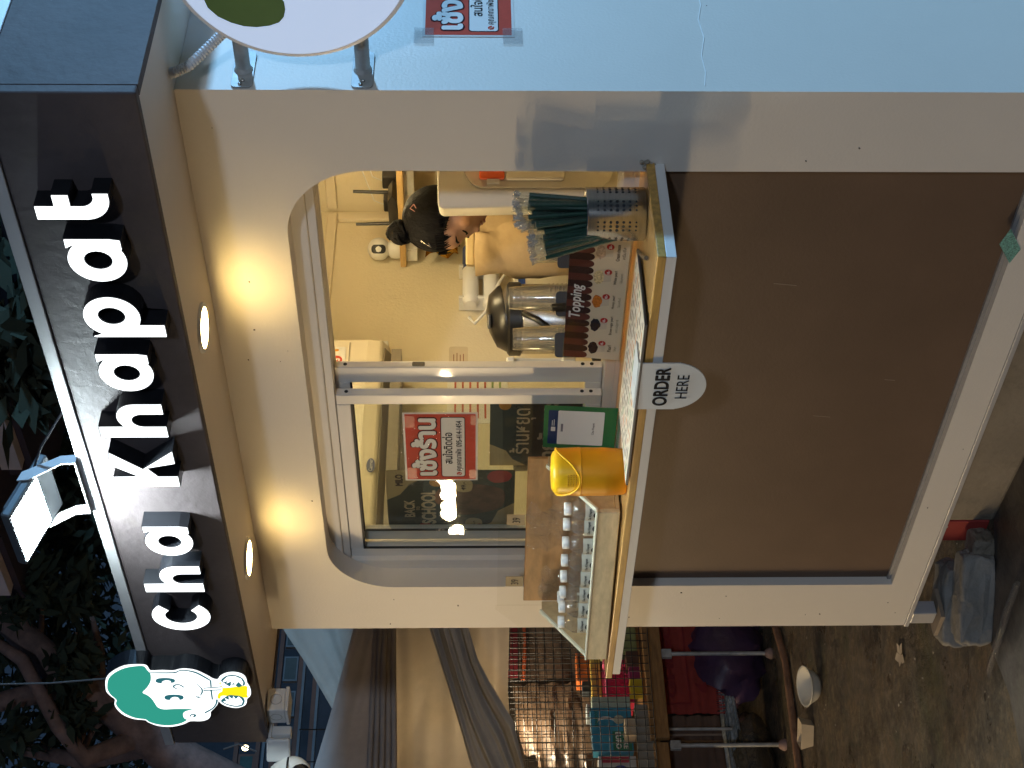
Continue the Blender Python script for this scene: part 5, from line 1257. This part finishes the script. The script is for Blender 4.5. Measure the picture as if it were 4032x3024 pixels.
# rolled mats / wrapped brown goods hung behind the grid
PLW = mat('wrapped_brown', (.13,.085,.055), .3, var=.35, vscale=9, stretch=(1,2,9), coat=.25, bump=.8, bscale=30)
PLR = mat('dark_red_ribbon', (.20,.02,.03), .6)
mt = thing('wrapped_mats', 'brown mats in shiny plastic wrap hung behind the wire grid, upper ones', 'mats', (-5.6,2.0,1.1), 'wrapped brown mats behind the wire grid')
obj('bundle', drape([(2.6,1.75),(1.86,1.70)], [(2.6,1.00),(1.86,1.02)], -5.58, .015, 3, 30, 20, 8), PLW, mt, smooth=80)
for z, s_ in ((1.42,'SSDUTIFA'),(1.55,'BCRAGILE')):
    rb_ = obj('ribbon', MB().box(-5.555,-5.553,1.86,2.45,z-.035,z+.035), PLR, mt)
    obj('lettering', letters(s_, (-5.552,1.88,z+.012), (0,1,0), (0,0,1), w=.5, h=.03, lift=.001), mat('ribbon_print', (.45,.25,.2), .6), rb_)
obj('cord', MB().tube([(-5.55,1.84,1.36),(-5.54,2.1,1.34),(-5.55,2.4,1.35)], .012, 6), mat('orange_cord', (.45,.09,.03), .6), mt)
mt = thing('wrapped_mats', 'brown mats in shiny plastic wrap lying low beside the snack cartons', 'mats', (-5.6,1.5,1.1), 'wrapped brown mats behind the wire grid')
obj('bundle', drape([(1.84,1.42),(1.55,1.40),(1.39,1.36)], [(1.84,.97),(1.55,.975),(1.39,.985)], -5.60, .014, 4, 30, 20, 9), PLW, mt, smooth=80)
mt = thing('wrapped_mats', 'brown mats in shiny plastic wrap at the picture edge', 'mats', (-5.6,1.2,1.1), 'wrapped brown mats behind the wire grid')
obj('bundle', drape([(1.38,1.30),(.9,1.25)], [(1.38,.955),(.9,.95)], -5.57, .012, 4, 30, 20, 10), PLW, mt, smooth=80)
bl = thing('blue_bag', 'dark blue and white bag tied with red hung behind the grid', 'bag', (-5.7,2.05,1.5))
obj('bag', drape([(2.3,1.78),(1.80,1.74)], [(2.3,1.48),(1.80,1.46)], -5.50, .02, 3, 20, 20, 14), mat('navy_plastic', (.05,.07,.12), .3, var=.8, vscale=9, coat=.5), bl, smooth=80)
obj('white_edge', MB().box(-5.475,-5.473,1.80,1.98,1.47,1.50), WHITEINK, bl)
obj('red_tie', MB().tube([(-5.46,1.80,1.62),(-5.45,2.0,1.60),(-5.46,2.2,1.61)], .012, 6), mat('red_cord', (.5,.03,.03), .5), bl)
# goods on the table
def carton(name, label, cat, y0, y1, z0, z1, x0, x1, col, extra=None, group=None, col2=None):
    t = thing(name, label, cat, ((x0+x1)/2,(y0+y1)/2,z0), group)
    obj('carton_body', MB().box(x0,x1,y0,y1,z0,z1), mat(name+'_%d' % int(y0*1000), col, .45, var=.12, vscale=12), t, bevel=.003)
    if extra: extra(t)
    return t
def blue_art(t):
    obj('green_panel', MB().box(-5.2295,-5.2285,1.215,1.33,.80,.90), mat('pack_green', (.03,.20,.12), .4), t)
    # the pack stands on its head, so the words are upside down
    obj('lettering', letters('CAKE', (-5.228,1.325,.845), (0,-1,0), (0,0,-1), w=.10, h=.03, bold=.04, lift=.0012), WHITEINK, t)
    obj('lettering', letters('EURO', (-5.228,1.325,.885), (0,-1,0), (0,0,-1), w=.10, h=.03, bold=.04, lift=.0012), WHITEINK, t)
    obj('lettering', letters('coconut', (-5.228,1.46,.99), (0,-1,0), (0,0,-1), w=.10, h=.02, bold=.02, lift=.0012), mat('pack_green', (.03,.20,.12), .4), t)
    obj('coconut_print', MB().shape([earc(1.385,.93,.035,.05,-90,90,12)+earc(1.385,.93,.018,.045,90,-90,12)], 0, None, sidew(-5.2280)), WHITEINK, t)
    obj('coconut_print', MB().shape([circ(1.40,.86,.028)], 0, None, sidew(-5.2278)), mat('pack_cream', (.55,.55,.42), .5), t)
carton('snack_carton', 'upside down sky blue coconut cake carton on the stall table', 'carton', 1.21,1.475,.79,1.01,-5.30,-5.23,(.05,.30,.48), blue_art)
carton('snack_carton', 'pale mint carton next to the blue cake carton', 'carton', 1.478,1.545,.79,1.00,-5.31,-5.235,(.45,.55,.48))
def ital(t):
    obj('red_panel', MB().box(-5.2195,-5.2185,1.14,1.175,.82,.97), mat('pack_red', (.45,.04,.08), .4), t)
    obj('ring_print', MB().shape([circ(1.075,.87,.05), circ(1.075,.87,.03)], 0, None, sidew(-5.218)), mat('pack_blue', (.03,.05,.30), .4), t)
carton('snack_carton', 'white carton with a blue ring at the picture edge', 'carton', .98,1.18,.785,.985,-5.30,-5.22,(.6,.6,.6), ital)
carton('orange_carton', 'bright orange carton behind the grid beside the counter end', 'carton', 1.74,1.93,.97,1.06,-5.50,-5.40,(.65,.17,.04))
carton('yellow_packet', 'yellow snack packet leaning above the pink basket', 'packet', 1.62,1.86,.93,.985,-5.44,-5.36,(.62,.45,.10))
carton('dark_tin', 'small black and white tin on the orange carton', 'tin', 1.66,1.73,.965,1.035,-5.44,-5.38,(.04,.05,.06))
carton('bottle_crate', 'grey white packet left of the pink basket', 'packet', 1.49,1.575,.88,1.02,-5.45,-5.36,(.35,.40,.42))
carton('yellow_pack', 'yellow patterned pack below the pink basket', 'packet', 1.53,1.62,.72,.79,-5.24,-5.17,(.55,.42,.03))
carton('magenta_pack', 'magenta pack below the pink basket', 'packet', 1.625,1.70,.73,.79,-5.25,-5.18,(.26,.03,.10))
carton('brown_pack', 'brown patterned pack at the far end of the stall ledge', 'packet', 1.70,1.80,.73,.80,-5.26,-5.18,(.12,.06,.04))
carton('green_packet', 'pale green packet under the counter end', 'packet', 1.82,1.98,.73,.93,-5.32,-5.22,(.26,.30,.12))
carton('paper_stack', 'stack of cream papers on the stall ledge', 'papers', 1.26,1.36,.782,.84,-5.22,-5.14,(.62,.50,.35))
# pink plastic basket with round holes
BK = thing('pink_basket', 'bright pink plastic basket with oval holes on the stall', 'basket', (-5.34,1.65,.78))
PINK = mat('pink_plastic', (.62,.055,.12), .35, var=.06)
yb0, yb1 = 1.535, 1.80
holes = []
for r_ in range(6):
    for k in range(9):
        y = yb0+.022+k*.0275+(r_ % 2)*.012
        if y < yb1-.018: holes.append(circ(y, .775+.014+r_*.018, .0095, 8, .0068))
obj('front_panel', MB().shape([rect(yb0,yb1,.765,.905)]+holes, 0, .004, sidew(-5.27)), PINK, BK)
obj('back_panel', MB().box(-5.43,-5.426,yb0,yb1,.765,.905), PINK, BK)
obj('base', MB().box(-5.4258,-5.2742,yb0,yb1,.7602,.7648), PINK, BK)
for y in (yb0,yb1-.004): obj('end_panel', MB().box(-5.4258,-5.2742,y,y+.004,.765,.905), PINK, BK)
obj('rim', MB().shape([rrect(-5.445,-5.255,yb0-.02,yb1+.02,.03), rrect(-5.425,-5.275,yb0+.005,yb1-.005,.02)], 0, -.012, flat(.906)), mat('pink_rim', (.75,.16,.25), .3), BK, bevel=.003)
# cloths under the table
RC = thing('red_towel', 'red printed towel with fringe hanging under the stall table', 'towel', (-5.3,1.75,.3))
TOW = cloth_mat('red_towel_cloth', (.33,.045,.035), .05, 12)
obj('cloth', drape([(2.3,.61),(1.47,.605)], [(2.3,.27),(1.47,.31)], -5.30, .008, 2, 30, 20, 20), TOW, RC, smooth=80)
fgm = MB(); random.seed(2)
for k in range(70):
    y = 1.47+k*.012; fgm.tube([(-5.30,y,.312-.0005*k),(-5.295+random.uniform(-.01,.01),y+random.uniform(-.008,.008),.265-.0005*k)], .003, 4)
stuff(obj('fringe', fgm, mat('red_fringe', (.42,.07,.06), .8), RC))
obj('stripe', MB().box(-5.278,-5.276,1.53,2.3,.448,.458), mat('deep_red', (.22,.015,.018), .7), RC)
obj('stripe', MB().box(-5.278,-5.276,1.52,1.53,.448,.60), mat('deep_red', (.22,.015,.018), .7), RC)
obj('lettering', letters('GHI ECKO', (-5.277,1.56,.525), (0,1,0), (0,0,1), w=.70, h=.055, bold=.04, lift=.001), mat('deep_red', (.22,.015,.018), .7), RC)
for y in (1.62,1.85): obj('printed_sprig', MB().shape([smooth_loop([(y,.40),(y+.03,.42),(y+.02,.38),(y+.04,.36),(y,.35),(y-.03,.365),(y-.02,.39)])], 0, None, sidew(-5.2775)), mat('deep_red', (.22,.015,.018), .7), RC)
GC = thing('brown_cloth', 'brown ribbed cloth with pale bands hanging under the stall', 'cloth', (-5.3,1.2,.3))
obj('cloth', drape([(1.46,.61),(.6,.61)], [(1.46,.30),(.6,.28)], -5.31, .010, 3, 30, 20, 22), cloth_mat('brown_ribbed', (.14,.085,.06), .05, 16), GC, smooth=80)
for y in (1.29,1.33,1.06,1.02): obj('pale_band', MB().box(-5.285,-5.283,y,y+.012,.30,.60), mat('band_pale', (.28,.20,.15), .8), GC)
SC = thing('silver_sheet', 'crumpled silver plastic sheet below the hanging towels', 'sheet', (-5.35,1.3,.2))
obj('sheet', drape([(1.75,.285),(1.4,.29),(.7,.28)], [(1.75,.20),(1.4,.19),(.7,.13)], -5.33, .02, 5, 30, 16, 23), mat('silver_sheet', (.40,.42,.42), .35, var=.5, vscale=40), SC, smooth=60)
PB_ = thing('purple_bag', 'bulging purple plastic bag under the stall table', 'bag', (-5.28,1.85,0))
pb = MB(); v = []; f = []; random.seed(31); nu, nv = 28, 18
for i in range(nv+1):
    for k in range(nu):
        th = math.pi*i/nv; ph = 2*math.pi*k/nu
        r_ = 1+.07*math.sin(5*ph+3*th)+.06*math.sin(9*ph-4*th+1)+random.uniform(-.04,.04)
        v.append((-5.36+.20*math.sin(th)*math.cos(ph)*r_, 1.90+.32*math.sin(th)*math.sin(ph)*r_, max(.003,.21-.215*math.cos(th)*r_)))
for i in range(nv):
    for k in range(nu): k2 = (k+1) % nu; f.append((i*nu+k,i*nu+k2,(i+1)*nu+k2,(i+1)*nu+k))
obj('bag', pb.add(v, f), mat('purple_plastic', (.070,.035,.075), .45, var=.3, vscale=6, coat=.05, bump=1.0, bscale=22), PB_, smooth=50)
CB = thing('clear_bag', 'clear plastic bag of bottles under the stall near the picture edge', 'bag', (-5.35,1.2,0))
pb = MB(); v = []; f = []; random.seed(33)
for i in range(nv+1):
    for k in range(nu):
        th = math.pi*i/nv; ph = 2*math.pi*k/nu; r_ = 1+.08*math.sin(6*ph+2*th)+random.uniform(-.06,.06)
        v.append((-5.42+.16*math.sin(th)*math.cos(ph)*r_, 1.12+.42*math.sin(th)*math.sin(ph)*r_, max(.003,.13-.13*math.cos(th)*r_)))
for i in range(nv):
    for k in range(nu): k2 = (k+1) % nu; f.append((i*nu+k,i*nu+k2,(i+1)*nu+k2,(i+1)*nu+k))
obj('bag', pb.add(v, f), clear('bag_film', (.55,.47,.36), 1.6, .16, haze=.32, hcol=(.25,.19,.12), wavy=30), CB, smooth=50)
obj('dark_goods', MB().ell((-5.45,1.12,.10),(.10,.32,.09),16,10), mat('dark_goods', (.06,.045,.03), .6, var=.5, vscale=14), CB, smooth=60)
# back drop of the stall: a dark board so the far end reads closed
bd_ = thing('back_board', 'dark plywood board closing the back of the stall', 'board', (-6.3,1.4,0))
obj('panel', MB().box(-6.32,-6.28,-1.5,4.5,0,2.1), mat('dark_plywood', (.10,.075,.055), .8, var=.3, vscale=4), bd_)

# ================================================================== ON THE GROUND
sk = [(-4.95,2.1,.022),(-4.842,1.731,.022),(-4.755,1.46,.020),(-4.78,1.2,.022),(-4.829,.897,.022),(-4.9,.5,.022)]
tag(obj('bamboo_stick', MB().tube(sk, [.016,.020,.018,.020,.019,.018], 8), mat('stick_brown', (.26,.13,.07), .7, var=.4, vscale=14), smooth=60), 'thin brown bamboo stick lying on the ground below the stall', 'stick')
FOAM = mat('foam_white', (.72,.68,.58), .6, var=.04)
bw = thing('foam_bowl', 'white foam bowl lying tipped on the pavement', 'bowl', (-4.24,1.02,0))
bM = Matrix.Translation((-4.23,1.01,.0)) @ Matrix.Rotation(R(10),4,Vector((.669,.743,0)))
obj('bowl_wall', MB().shell([(.035,.002),(.050,.004),(.068,.02),(.085,.05),(.092,.066),(.097,.068),(.096,.071),(.088,.069),(.080,.05),(.062,.022),(.046,.009),(1e-7,.008)], (0,0,.008), 36).xf(bM), FOAM, bw, smooth=50)
bx_ = thing('paper_tray', 'small open cream paper tray lying on the pavement', 'tray', (-4.52,.92,0))
tM = Matrix.Translation((-4.52,.92,.002)) @ Matrix.Rotation(R(38),4,'Z')
tr_ = MB(); bA = [(-.052,-.035,0),(.052,-.035,0),(.052,.035,0),(-.052,.035,0)]; tA = [(-.065,-.046,.062),(.065,-.046,.062),(.065,.046,.062),(-.065,.046,.062)]
tr_.add(bA+tA, [(0,1,2,3),(0,1,5,4),(1,2,6,5),(2,3,7,6),(3,0,4,7)]).xf(tM)
o = obj('tray', tr_, mat('tray_cream', (.62,.50,.34), .6), bx_); sd = o.modifiers.new('s','SOLIDIFY'); sd.thickness = .002
fl_ = thing('fallen_blossom', 'pale fallen blossom with spread petals on the mossy pavement', 'blossom', (-2.954,.387,0))
PET_ = mat('petal', (.60,.50,.38), .7)
for k in range(5):
    a = k*1.2566+.3; d = Vector((math.cos(a),math.sin(a),0)); p = Vector((-.669,-.743,0)); c0 = Vector((-2.954,.387,.004)); s_ = Vector((-d.y,d.x,0))
    L = (.062,.055,.065,.045,.07)[k]
    obj('petal', MB().add([c0, c0+d*L*.5+s_*.020+Vector((0,0,.003)), c0+d*L+Vector((0,0,.005)), c0+d*L*.5-s_*.020+Vector((0,0,.004))], [(0,1,2),(0,2,3)]), PET_, fl_)
random.seed(44); lit_m = MB()
for k in range(90):
    p = (random.uniform(-5,-2.1), random.uniform(-.3,1.4), .004); s_ = random.uniform(.003,.009)
    lit_m.obox(p, (s_, s_*random.uniform(.3,2), .003), Matrix.Rotation(random.random()*3,3,'Z'))
o = obj('litter', lit_m, mat('litter_bits', (.40,.35,.27), .7, var=.6, vscale=3)); tag(o, 'tiny scraps and petals scattered over the pavement', 'litter', kind='stuff')
pb2 = thing('plastic_strip', 'shiny clear plastic strip lying on the wet pavement edge', 'plastic strip', (-1.95,-.18,.01))
obj('strip', MB().tube([(-1.70,-.14,.018),(-1.82,-.155,.02),(-1.95,-.175,.016),(-2.09,-.205,.02),(-2.12,-.21,.012)], [.010,.012,.012,.011,.004], 7), FILM, pb2, smooth=30)
# concrete blocks propping the kiosk
CB2 = mat('concrete_block', (.25,.235,.21), .9, var=.25, vscale=12, bump=.9, bscale=60, dirt=(.12,.10,.07), dscale=6, damt=.35)
def rock(c, size, rz, seed, tilt=0):
    random.seed(seed); m = bmesh.new(); bmesh.ops.create_cube(m, size=1)
    bmesh.ops.subdivide_edges(m, edges=m.edges[:], cuts=5, use_grid_fill=True)
    for v in m.verts:
        k = 1-.10*(abs(v.co.y)*2)**4 if abs(v.co.z) > .3 else 1
        v.co.x *= k*(1+random.uniform(-.07,.05)); v.co.z *= (1-.10*(abs(v.co.x)*2)**3)*(1+random.uniform(-.09,.05)); v.co.y *= 1+random.uniform(-.10,.06)
        v.co = Vector((v.co.x*size[0], v.co.y*size[1], v.co.z*size[2]))
    M = Matrix.Translation(c) @ Matrix.Rotation(rz,4,'Z') @ Matrix.Rotation(tilt,4,'X')
    me = bpy.data.meshes.new('block'); bmesh.ops.recalc_face_normals(m, faces=m.faces[:]); m.transform(M); m.to_mesh(me); m.free()
    return me
tag(obj('concrete_block', rock((-2.10,.060,.064),(.27,.135,.125),R(38),1), CB2, bevel=.008), 'grey concrete block right under the steel foot of the kiosk', 'concrete block', 'concrete blocks propping the kiosk')
tag(obj('concrete_block', rock((-1.975,-.005,.054),(.30,.105,.108),R(38),5), CB2, bevel=.008), 'grey concrete block lying in front of the one under the foot', 'concrete block', 'concrete blocks propping the kiosk')
tag(obj('concrete_lump', rock((-1.87,.115,.03),(.10,.09,.075),R(20),8), CONC, bevel=.01), 'broken lump of concrete against the plinth', 'concrete lump')

# ================================================================== TREES above and behind
BARK = mat('bark', (.22,.14,.12), .85, var=.35, vscale=9, bump=.6, bscale=24)
LEAF = cloth_mat('leaf', (.040,.055,.035), .2, 8); LEAF2 = cloth_mat('leaf_pale', (.05,.058,.035), .2, 8)
def leaves(centers, n, size, seed, asp=.34):
    random.seed(seed); v = []; f = []
    for k in range(n):
        c0, r0 = random.choice(centers); c0 = Vector(c0)
        d = Vector((random.gauss(0,1),random.gauss(0,1),random.gauss(0,.8))); d.normalize(); p = c0 + d*r0*random.random()**.5
        ax = Vector((random.uniform(-1,1),random.uniform(-1,1),random.uniform(-1,.4))).normalized(); s_ = ax.orthogonal().normalized(); s_ = (s_+ax.cross(s_)*random.uniform(-1,1)).normalized()
        L = size*random.uniform(.6,1.3); w = L*asp; o = len(v)
        v += [p, p+ax*L*.5+s_*w*.5, p+ax*L, p+ax*L*.5-s_*w*.5]; f.append((o,o+1,o+2,o+3))
    return MB().add(v, f)
def P7(x, y, d):      # where a branch bend stands, d metres out along the line of sight
    return Vector((2.0239,-2.686,1.65)) + (fw + dn2*((x-2016)/5934.5) - rt2*((y-1512)/5934.5))*d
T1 = thing('tree', 'old tree with thick crossing branches behind the emblem sign', 'tree', (P7(1900,3400,10).x,P7(1900,3400,10).y,0))
tb = P7(1900,3400,10.4); tb.z = 0
obj('trunk', MB().tube([tb, tb+Vector((0,0,1.4)), P7(1150,3230,10.2), P7(640,2950,10), P7(420,2760,10), P7(270,2680,10), P7(120,2530,10), P7(0,2420,10.2), P7(-150,2290,10.3)], [.26,.22,.17,.135,.12,.115,.10,.085,.06], 14), BARK, T1, smooth=70)
for pts, rs in (([P7(270,2690,10),P7(160,2725,9.9),P7(0,2765,9.8),P7(-120,2790,9.8)],[.085,.075,.065,.05]),
                ([P7(560,2900,10),P7(330,2985,9.7),P7(230,2860,9.6),P7(90,2600,9.7),P7(-60,2500,9.8)],[.07,.062,.05,.045,.03]),
                ([P7(620,2940,10),P7(340,3000,10.3),P7(150,2960,10.4),P7(-80,2920,10.5)],[.06,.055,.05,.035]),
                ([P7(310,2985,9.9),P7(370,2870,10),P7(440,2820,10.1)],[.022,.018,.010]),
                ([P7(300,2965,9.9),P7(350,2840,10),P7(390,2800,10.1)],[.018,.014,.009]),
                ([P7(400,2700,10.2),P7(395,2560,10.3),P7(360,2420,10.4)],[.035,.028,.016]),
                ([P7(290,2660,10.3),P7(295,2540,10.3),P7(300,2490,10.3)],[.016,.014,.008]),
                ([P7(160,2560,10.3),P7(165,2400,10.3),P7(120,2300,10.3)],[.022,.018,.010])):
    obj('branch', MB().tube(pts, rs, 10), BARK, T1, smooth=70)
random.seed(50)
ce = [(P7(random.uniform(-60,560), random.uniform(1850,3050), random.uniform(10.6,12.6)), random.uniform(.35,.75)) for _ in range(36)]
ce += [(P7(random.uniform(0,300), random.uniform(2300,2950), random.uniform(9.4,9.9)), .16) for _ in range(7)]
obj('crown', leaves(ce, 5200, .15, 51), LEAF, T1)
T2 = thing('tree', 'broad leaved tree peeping over the fascia above the last letters', 'tree', (-3.4,4.6,0))
obj('trunk', MB().tube([(-3.4,4.6,0),(-3.35,4.5,1.6),(-3.2,4.2,2.9),(-3.1,4.0,3.7)], [.14,.12,.09,.04], 12), BARK, T2, smooth=70)
ce = [(P7(random.uniform(0,260), random.uniform(1000,1480), random.uniform(8,9)), random.uniform(.2,.4)) for _ in range(12)]
obj('crown', leaves(ce, 900, .24, 52, .40), LEAF2, T2)
ce = [(P7(random.uniform(-50,420), random.uniform(1500,2100), random.uniform(10.5,12)), random.uniform(.4,.7)) for _ in range(14)]
T3 = thing('tree', 'dark feathery tree behind the floodlight', 'tree', (-5.5,5.0,0))
obj('trunk', MB().tube([(-5.5,5.0,0),(-5.4,4.8,2.0),(-5.2,4.6,3.6)], [.13,.11,.05], 12), BARK, T3, smooth=70)
obj('crown', leaves(ce, 2400, .15, 53), LEAF, T3)
tag(obj('overhead_wire', MB().tube([P7(-40,2695,6.5),P7(200,2690,6.4),P7(420,2672,6.3)], .004, 6), mat('wire_grey', (.14,.12,.11), .7)), 'thin pale wire running up past the emblem sign', 'wire')

# ================================================================== NEIGHBOURING ROOFS AND HOUSE
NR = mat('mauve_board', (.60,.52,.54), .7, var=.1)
nb = thing('neighbour_eaves', 'dark stepped roof eaves high above the trees', 'eaves', P7(0,1700,9))
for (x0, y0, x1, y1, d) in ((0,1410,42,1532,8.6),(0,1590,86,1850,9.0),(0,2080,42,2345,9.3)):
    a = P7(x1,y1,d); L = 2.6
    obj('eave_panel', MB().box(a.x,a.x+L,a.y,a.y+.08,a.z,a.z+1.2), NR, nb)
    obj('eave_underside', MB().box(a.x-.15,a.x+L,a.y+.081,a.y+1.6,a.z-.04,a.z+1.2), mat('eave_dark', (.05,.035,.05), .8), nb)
HS = thing('timber_house', 'old timber house with green shutters behind the hanging canvas', 'house', (-13.5,5.5,0))
HW = mat('house_dark', (.05,.055,.07), .8, var=.2); HT = mat('house_trim', (.22,.11,.08), .7); HG = mat('house_green', (.05,.11,.10), .6, var=.2, vscale=8); HGR = mat('house_grey', (.22,.24,.26), .7)
obj('wall', MB().box(-13.0,-12.05,3.0,8.5,0,4.6), HW, HS)
for z in (3.30,3.46,3.68,3.83,4.05): obj('rail', MB().box(-12.05,-12.0,3.2,8.4,z,z+.045), HT, HS)
for z in (3.27,3.43,3.78): obj('ledge', MB().box(-12.05,-11.99,3.2,8.4,z,z+.028), HGR, HS)
for k in range(7):
    y = 4.45+k*.42
    w_ = obj('window', MB().box(-12.05,-12.01,y,y+.30,3.515,3.665), HGR, HS)
    obj('pane', MB().box(-12.012,-12.006,y+.02,y+.28,3.53,3.65), mat('pane_grey', (.12,.14,.14), .2), w_)
for k in range(3):
    y = 4.5+k*.6
    w_ = obj('window', MB().box(-12.05,-12.01,y,y+.36,3.875,4.04), HT, HS)
    obj('shutter', MB().box(-12.012,-12.004,y+.03,y+.33,3.895,4.02), HG, w_)
tag(obj('fairy_lamp', MB().ell(P7(966,2945,9.5),(.018,.018,.022),12,8), glow('fairy_glow', (1,.85,.5), 12)), 'small glowing bulb beside the roof corner', 'lamp')
tag(obj('service_cable', MB().tube([P7(880,2950,9.2),P7(940,2930,9.2),P7(1010,2960,9.2)], .006, 6), mat('wire_grey', (.14,.12,.11), .7)), 'pale cable by the small glowing bulb', 'cable')

# ================================================================== STREET BULBS (behind the photographer, mirrored in the window, with added tent and end bulbs) AND ASSUMED STREET LAMPS
BULB = glow('street_bulb_glow', (1.0,.86,.64), 60)
def bulb(x, y, z, i):
    t = thing('festoon_bulb', 'warm lit festoon bulb from a row of mirrored and added ones', 'lamp', (x,y,z), 'festoon bulbs across the street')
    obj('glass', MB().ell((x,y,z),(.036,.036,.045),14,10), BULB, t, smooth=60)
    obj('socket', MB().cyl((x,y,z+.07),(x,y,z+.14),.025), BLACK, t)
    li = bpy.data.lights.new('bulb_light','POINT'); li.energy = 192; li.color = (1,.73,.39); li.shadow_soft_size = .045
    lo = bpy.data.objects.new('bulb_light', li); COL.objects.link(lo); lo.location = (x,y,z-.02); lo.parent = t; lo.matrix_parent_inverse = Matrix.Translation((-x,-y,-z))
FEST = ((-6.208,-3.637,1.86),(-6.34,-3.59,1.83),(-6.49,-3.54,1.83),(-6.62,-3.48,1.775),(-6.82,-3.41,1.758),(-5.55,-3.92,1.86),(-7.35,-3.2,1.84),(-7.9,-2.95,1.84))  # last three bulbs are added to soften the shadows
for i, p in enumerate(FEST): bulb(*p, i)
fp = thing('light_block_tent', 'added tent out of view, carrying the warm bulbs and blocking their upward light', 'tent', (-6.5,-3.5,0))
for x, y in ((-5.6,-3.9),(-7.4,-3.15)): obj('pole', MB().tube([(x,y,0),(x,y,2.4)], .02, 10), GALV, fp)
obj('rail', MB().tube([(-5.6,-3.9,2.35),(-7.4,-3.15,2.35)], .015, 10), GALV, fp)
for p in FEST:
    obj('cord', MB().tube([(p[0],p[1],p[2]+.14),(p[0],p[1],2.35)], .004, 6), BLACK, fp)
obj('awning', MB().shape([[(-8.6,-4.9),(-4.6,-4.9),(-4.6,-2.45),(-8.6,-2.45)]], 0, .02, flat(2.45)), mat('light_block_cloth', (.25,.24,.24), .8), fp)  # added cover that keeps the bulbs' light off the trees
obj('light_block_skirt', MB().box(-8.6,-4.6,-2.449,-2.43,1.93,2.449), mat('light_block_cloth', (.25,.24,.24), .8), fp)  # added, hung low to cut the bulbs' light off the fascia
obj('light_block_skirt', MB().box(-4.599,-4.58,-4.9,-2.45,1.93,2.449), mat('light_block_cloth', (.25,.24,.24), .8), fp)
# assumed cool street lamps, unseen on the right, one behind the kiosk line and one before it
def assumed_street_lamp(x, y, h, ax, ay, label, watt, tint):
    t = thing('assumed_street_lamp', label, 'street lamp', (x,y,0), 'assumed cool white street lamps right of the kiosk')
    ex, ey = x+ax*.9, y+ay*.9
    obj('pole', MB().tube([(x,y,0),(x,y,h-.3),(x+ax*.2,y+ay*.2,h-.08),(ex,ey,h)], [.06,.05,.035,.03], 12), GALV, t)
    obj('head', MB().obox((ex,ey,h-.02),(.5,.24,.08)), DARKG, t, bevel=.02)
    obj('lens', MB().obox((ex,ey,h-.064),(.4,.18,.006)), glow('assumed_street_glow', (.70,.86,1.0), 40), t)
    ar = bpy.data.lights.new('assumed_street_light','POINT'); ar.energy = watt; ar.color = tint; ar.shadow_soft_size = .22
    ao = bpy.data.objects.new('assumed_street_light', ar); COL.objects.link(ao); ao.location = (ex,ey,h-.32); ao.parent = t; ao.matrix_parent_inverse = Matrix.Translation((-x,-y,0))
assumed_street_lamp(5.6,6.6,4.0,-.8,-.6,'assumed cool white street lamp behind the kiosk line on the right', 2500, (.27,.60,1.0))  # unseen lamp, assumed from the blue light on the side wall
assumed_street_lamp(7.4,-6.6,4.0,-.9,.3,'assumed cool white street lamp before the kiosk line on the right', 760, (.66,.80,1.0))  # second unseen lamp, assumed for the cool light on the counter end

# paper and print do not shine
for _m in bpy.data.materials:
    if any(k in _m.name for k in ('ink','print','poster','paper','card','chalk','drink_','apple','bulb_orange','pencil','topping_','awning_','price_','payment','band_blue','menu_','cup_print','tag','label')):
        _b = _m.node_tree.nodes.get('Principled BSDF')
        if _b: _b.inputs['Specular IOR Level'].default_value = .08; _b.inputs['Roughness'].default_value = max(.7, _b.inputs['Roughness'].default_value)
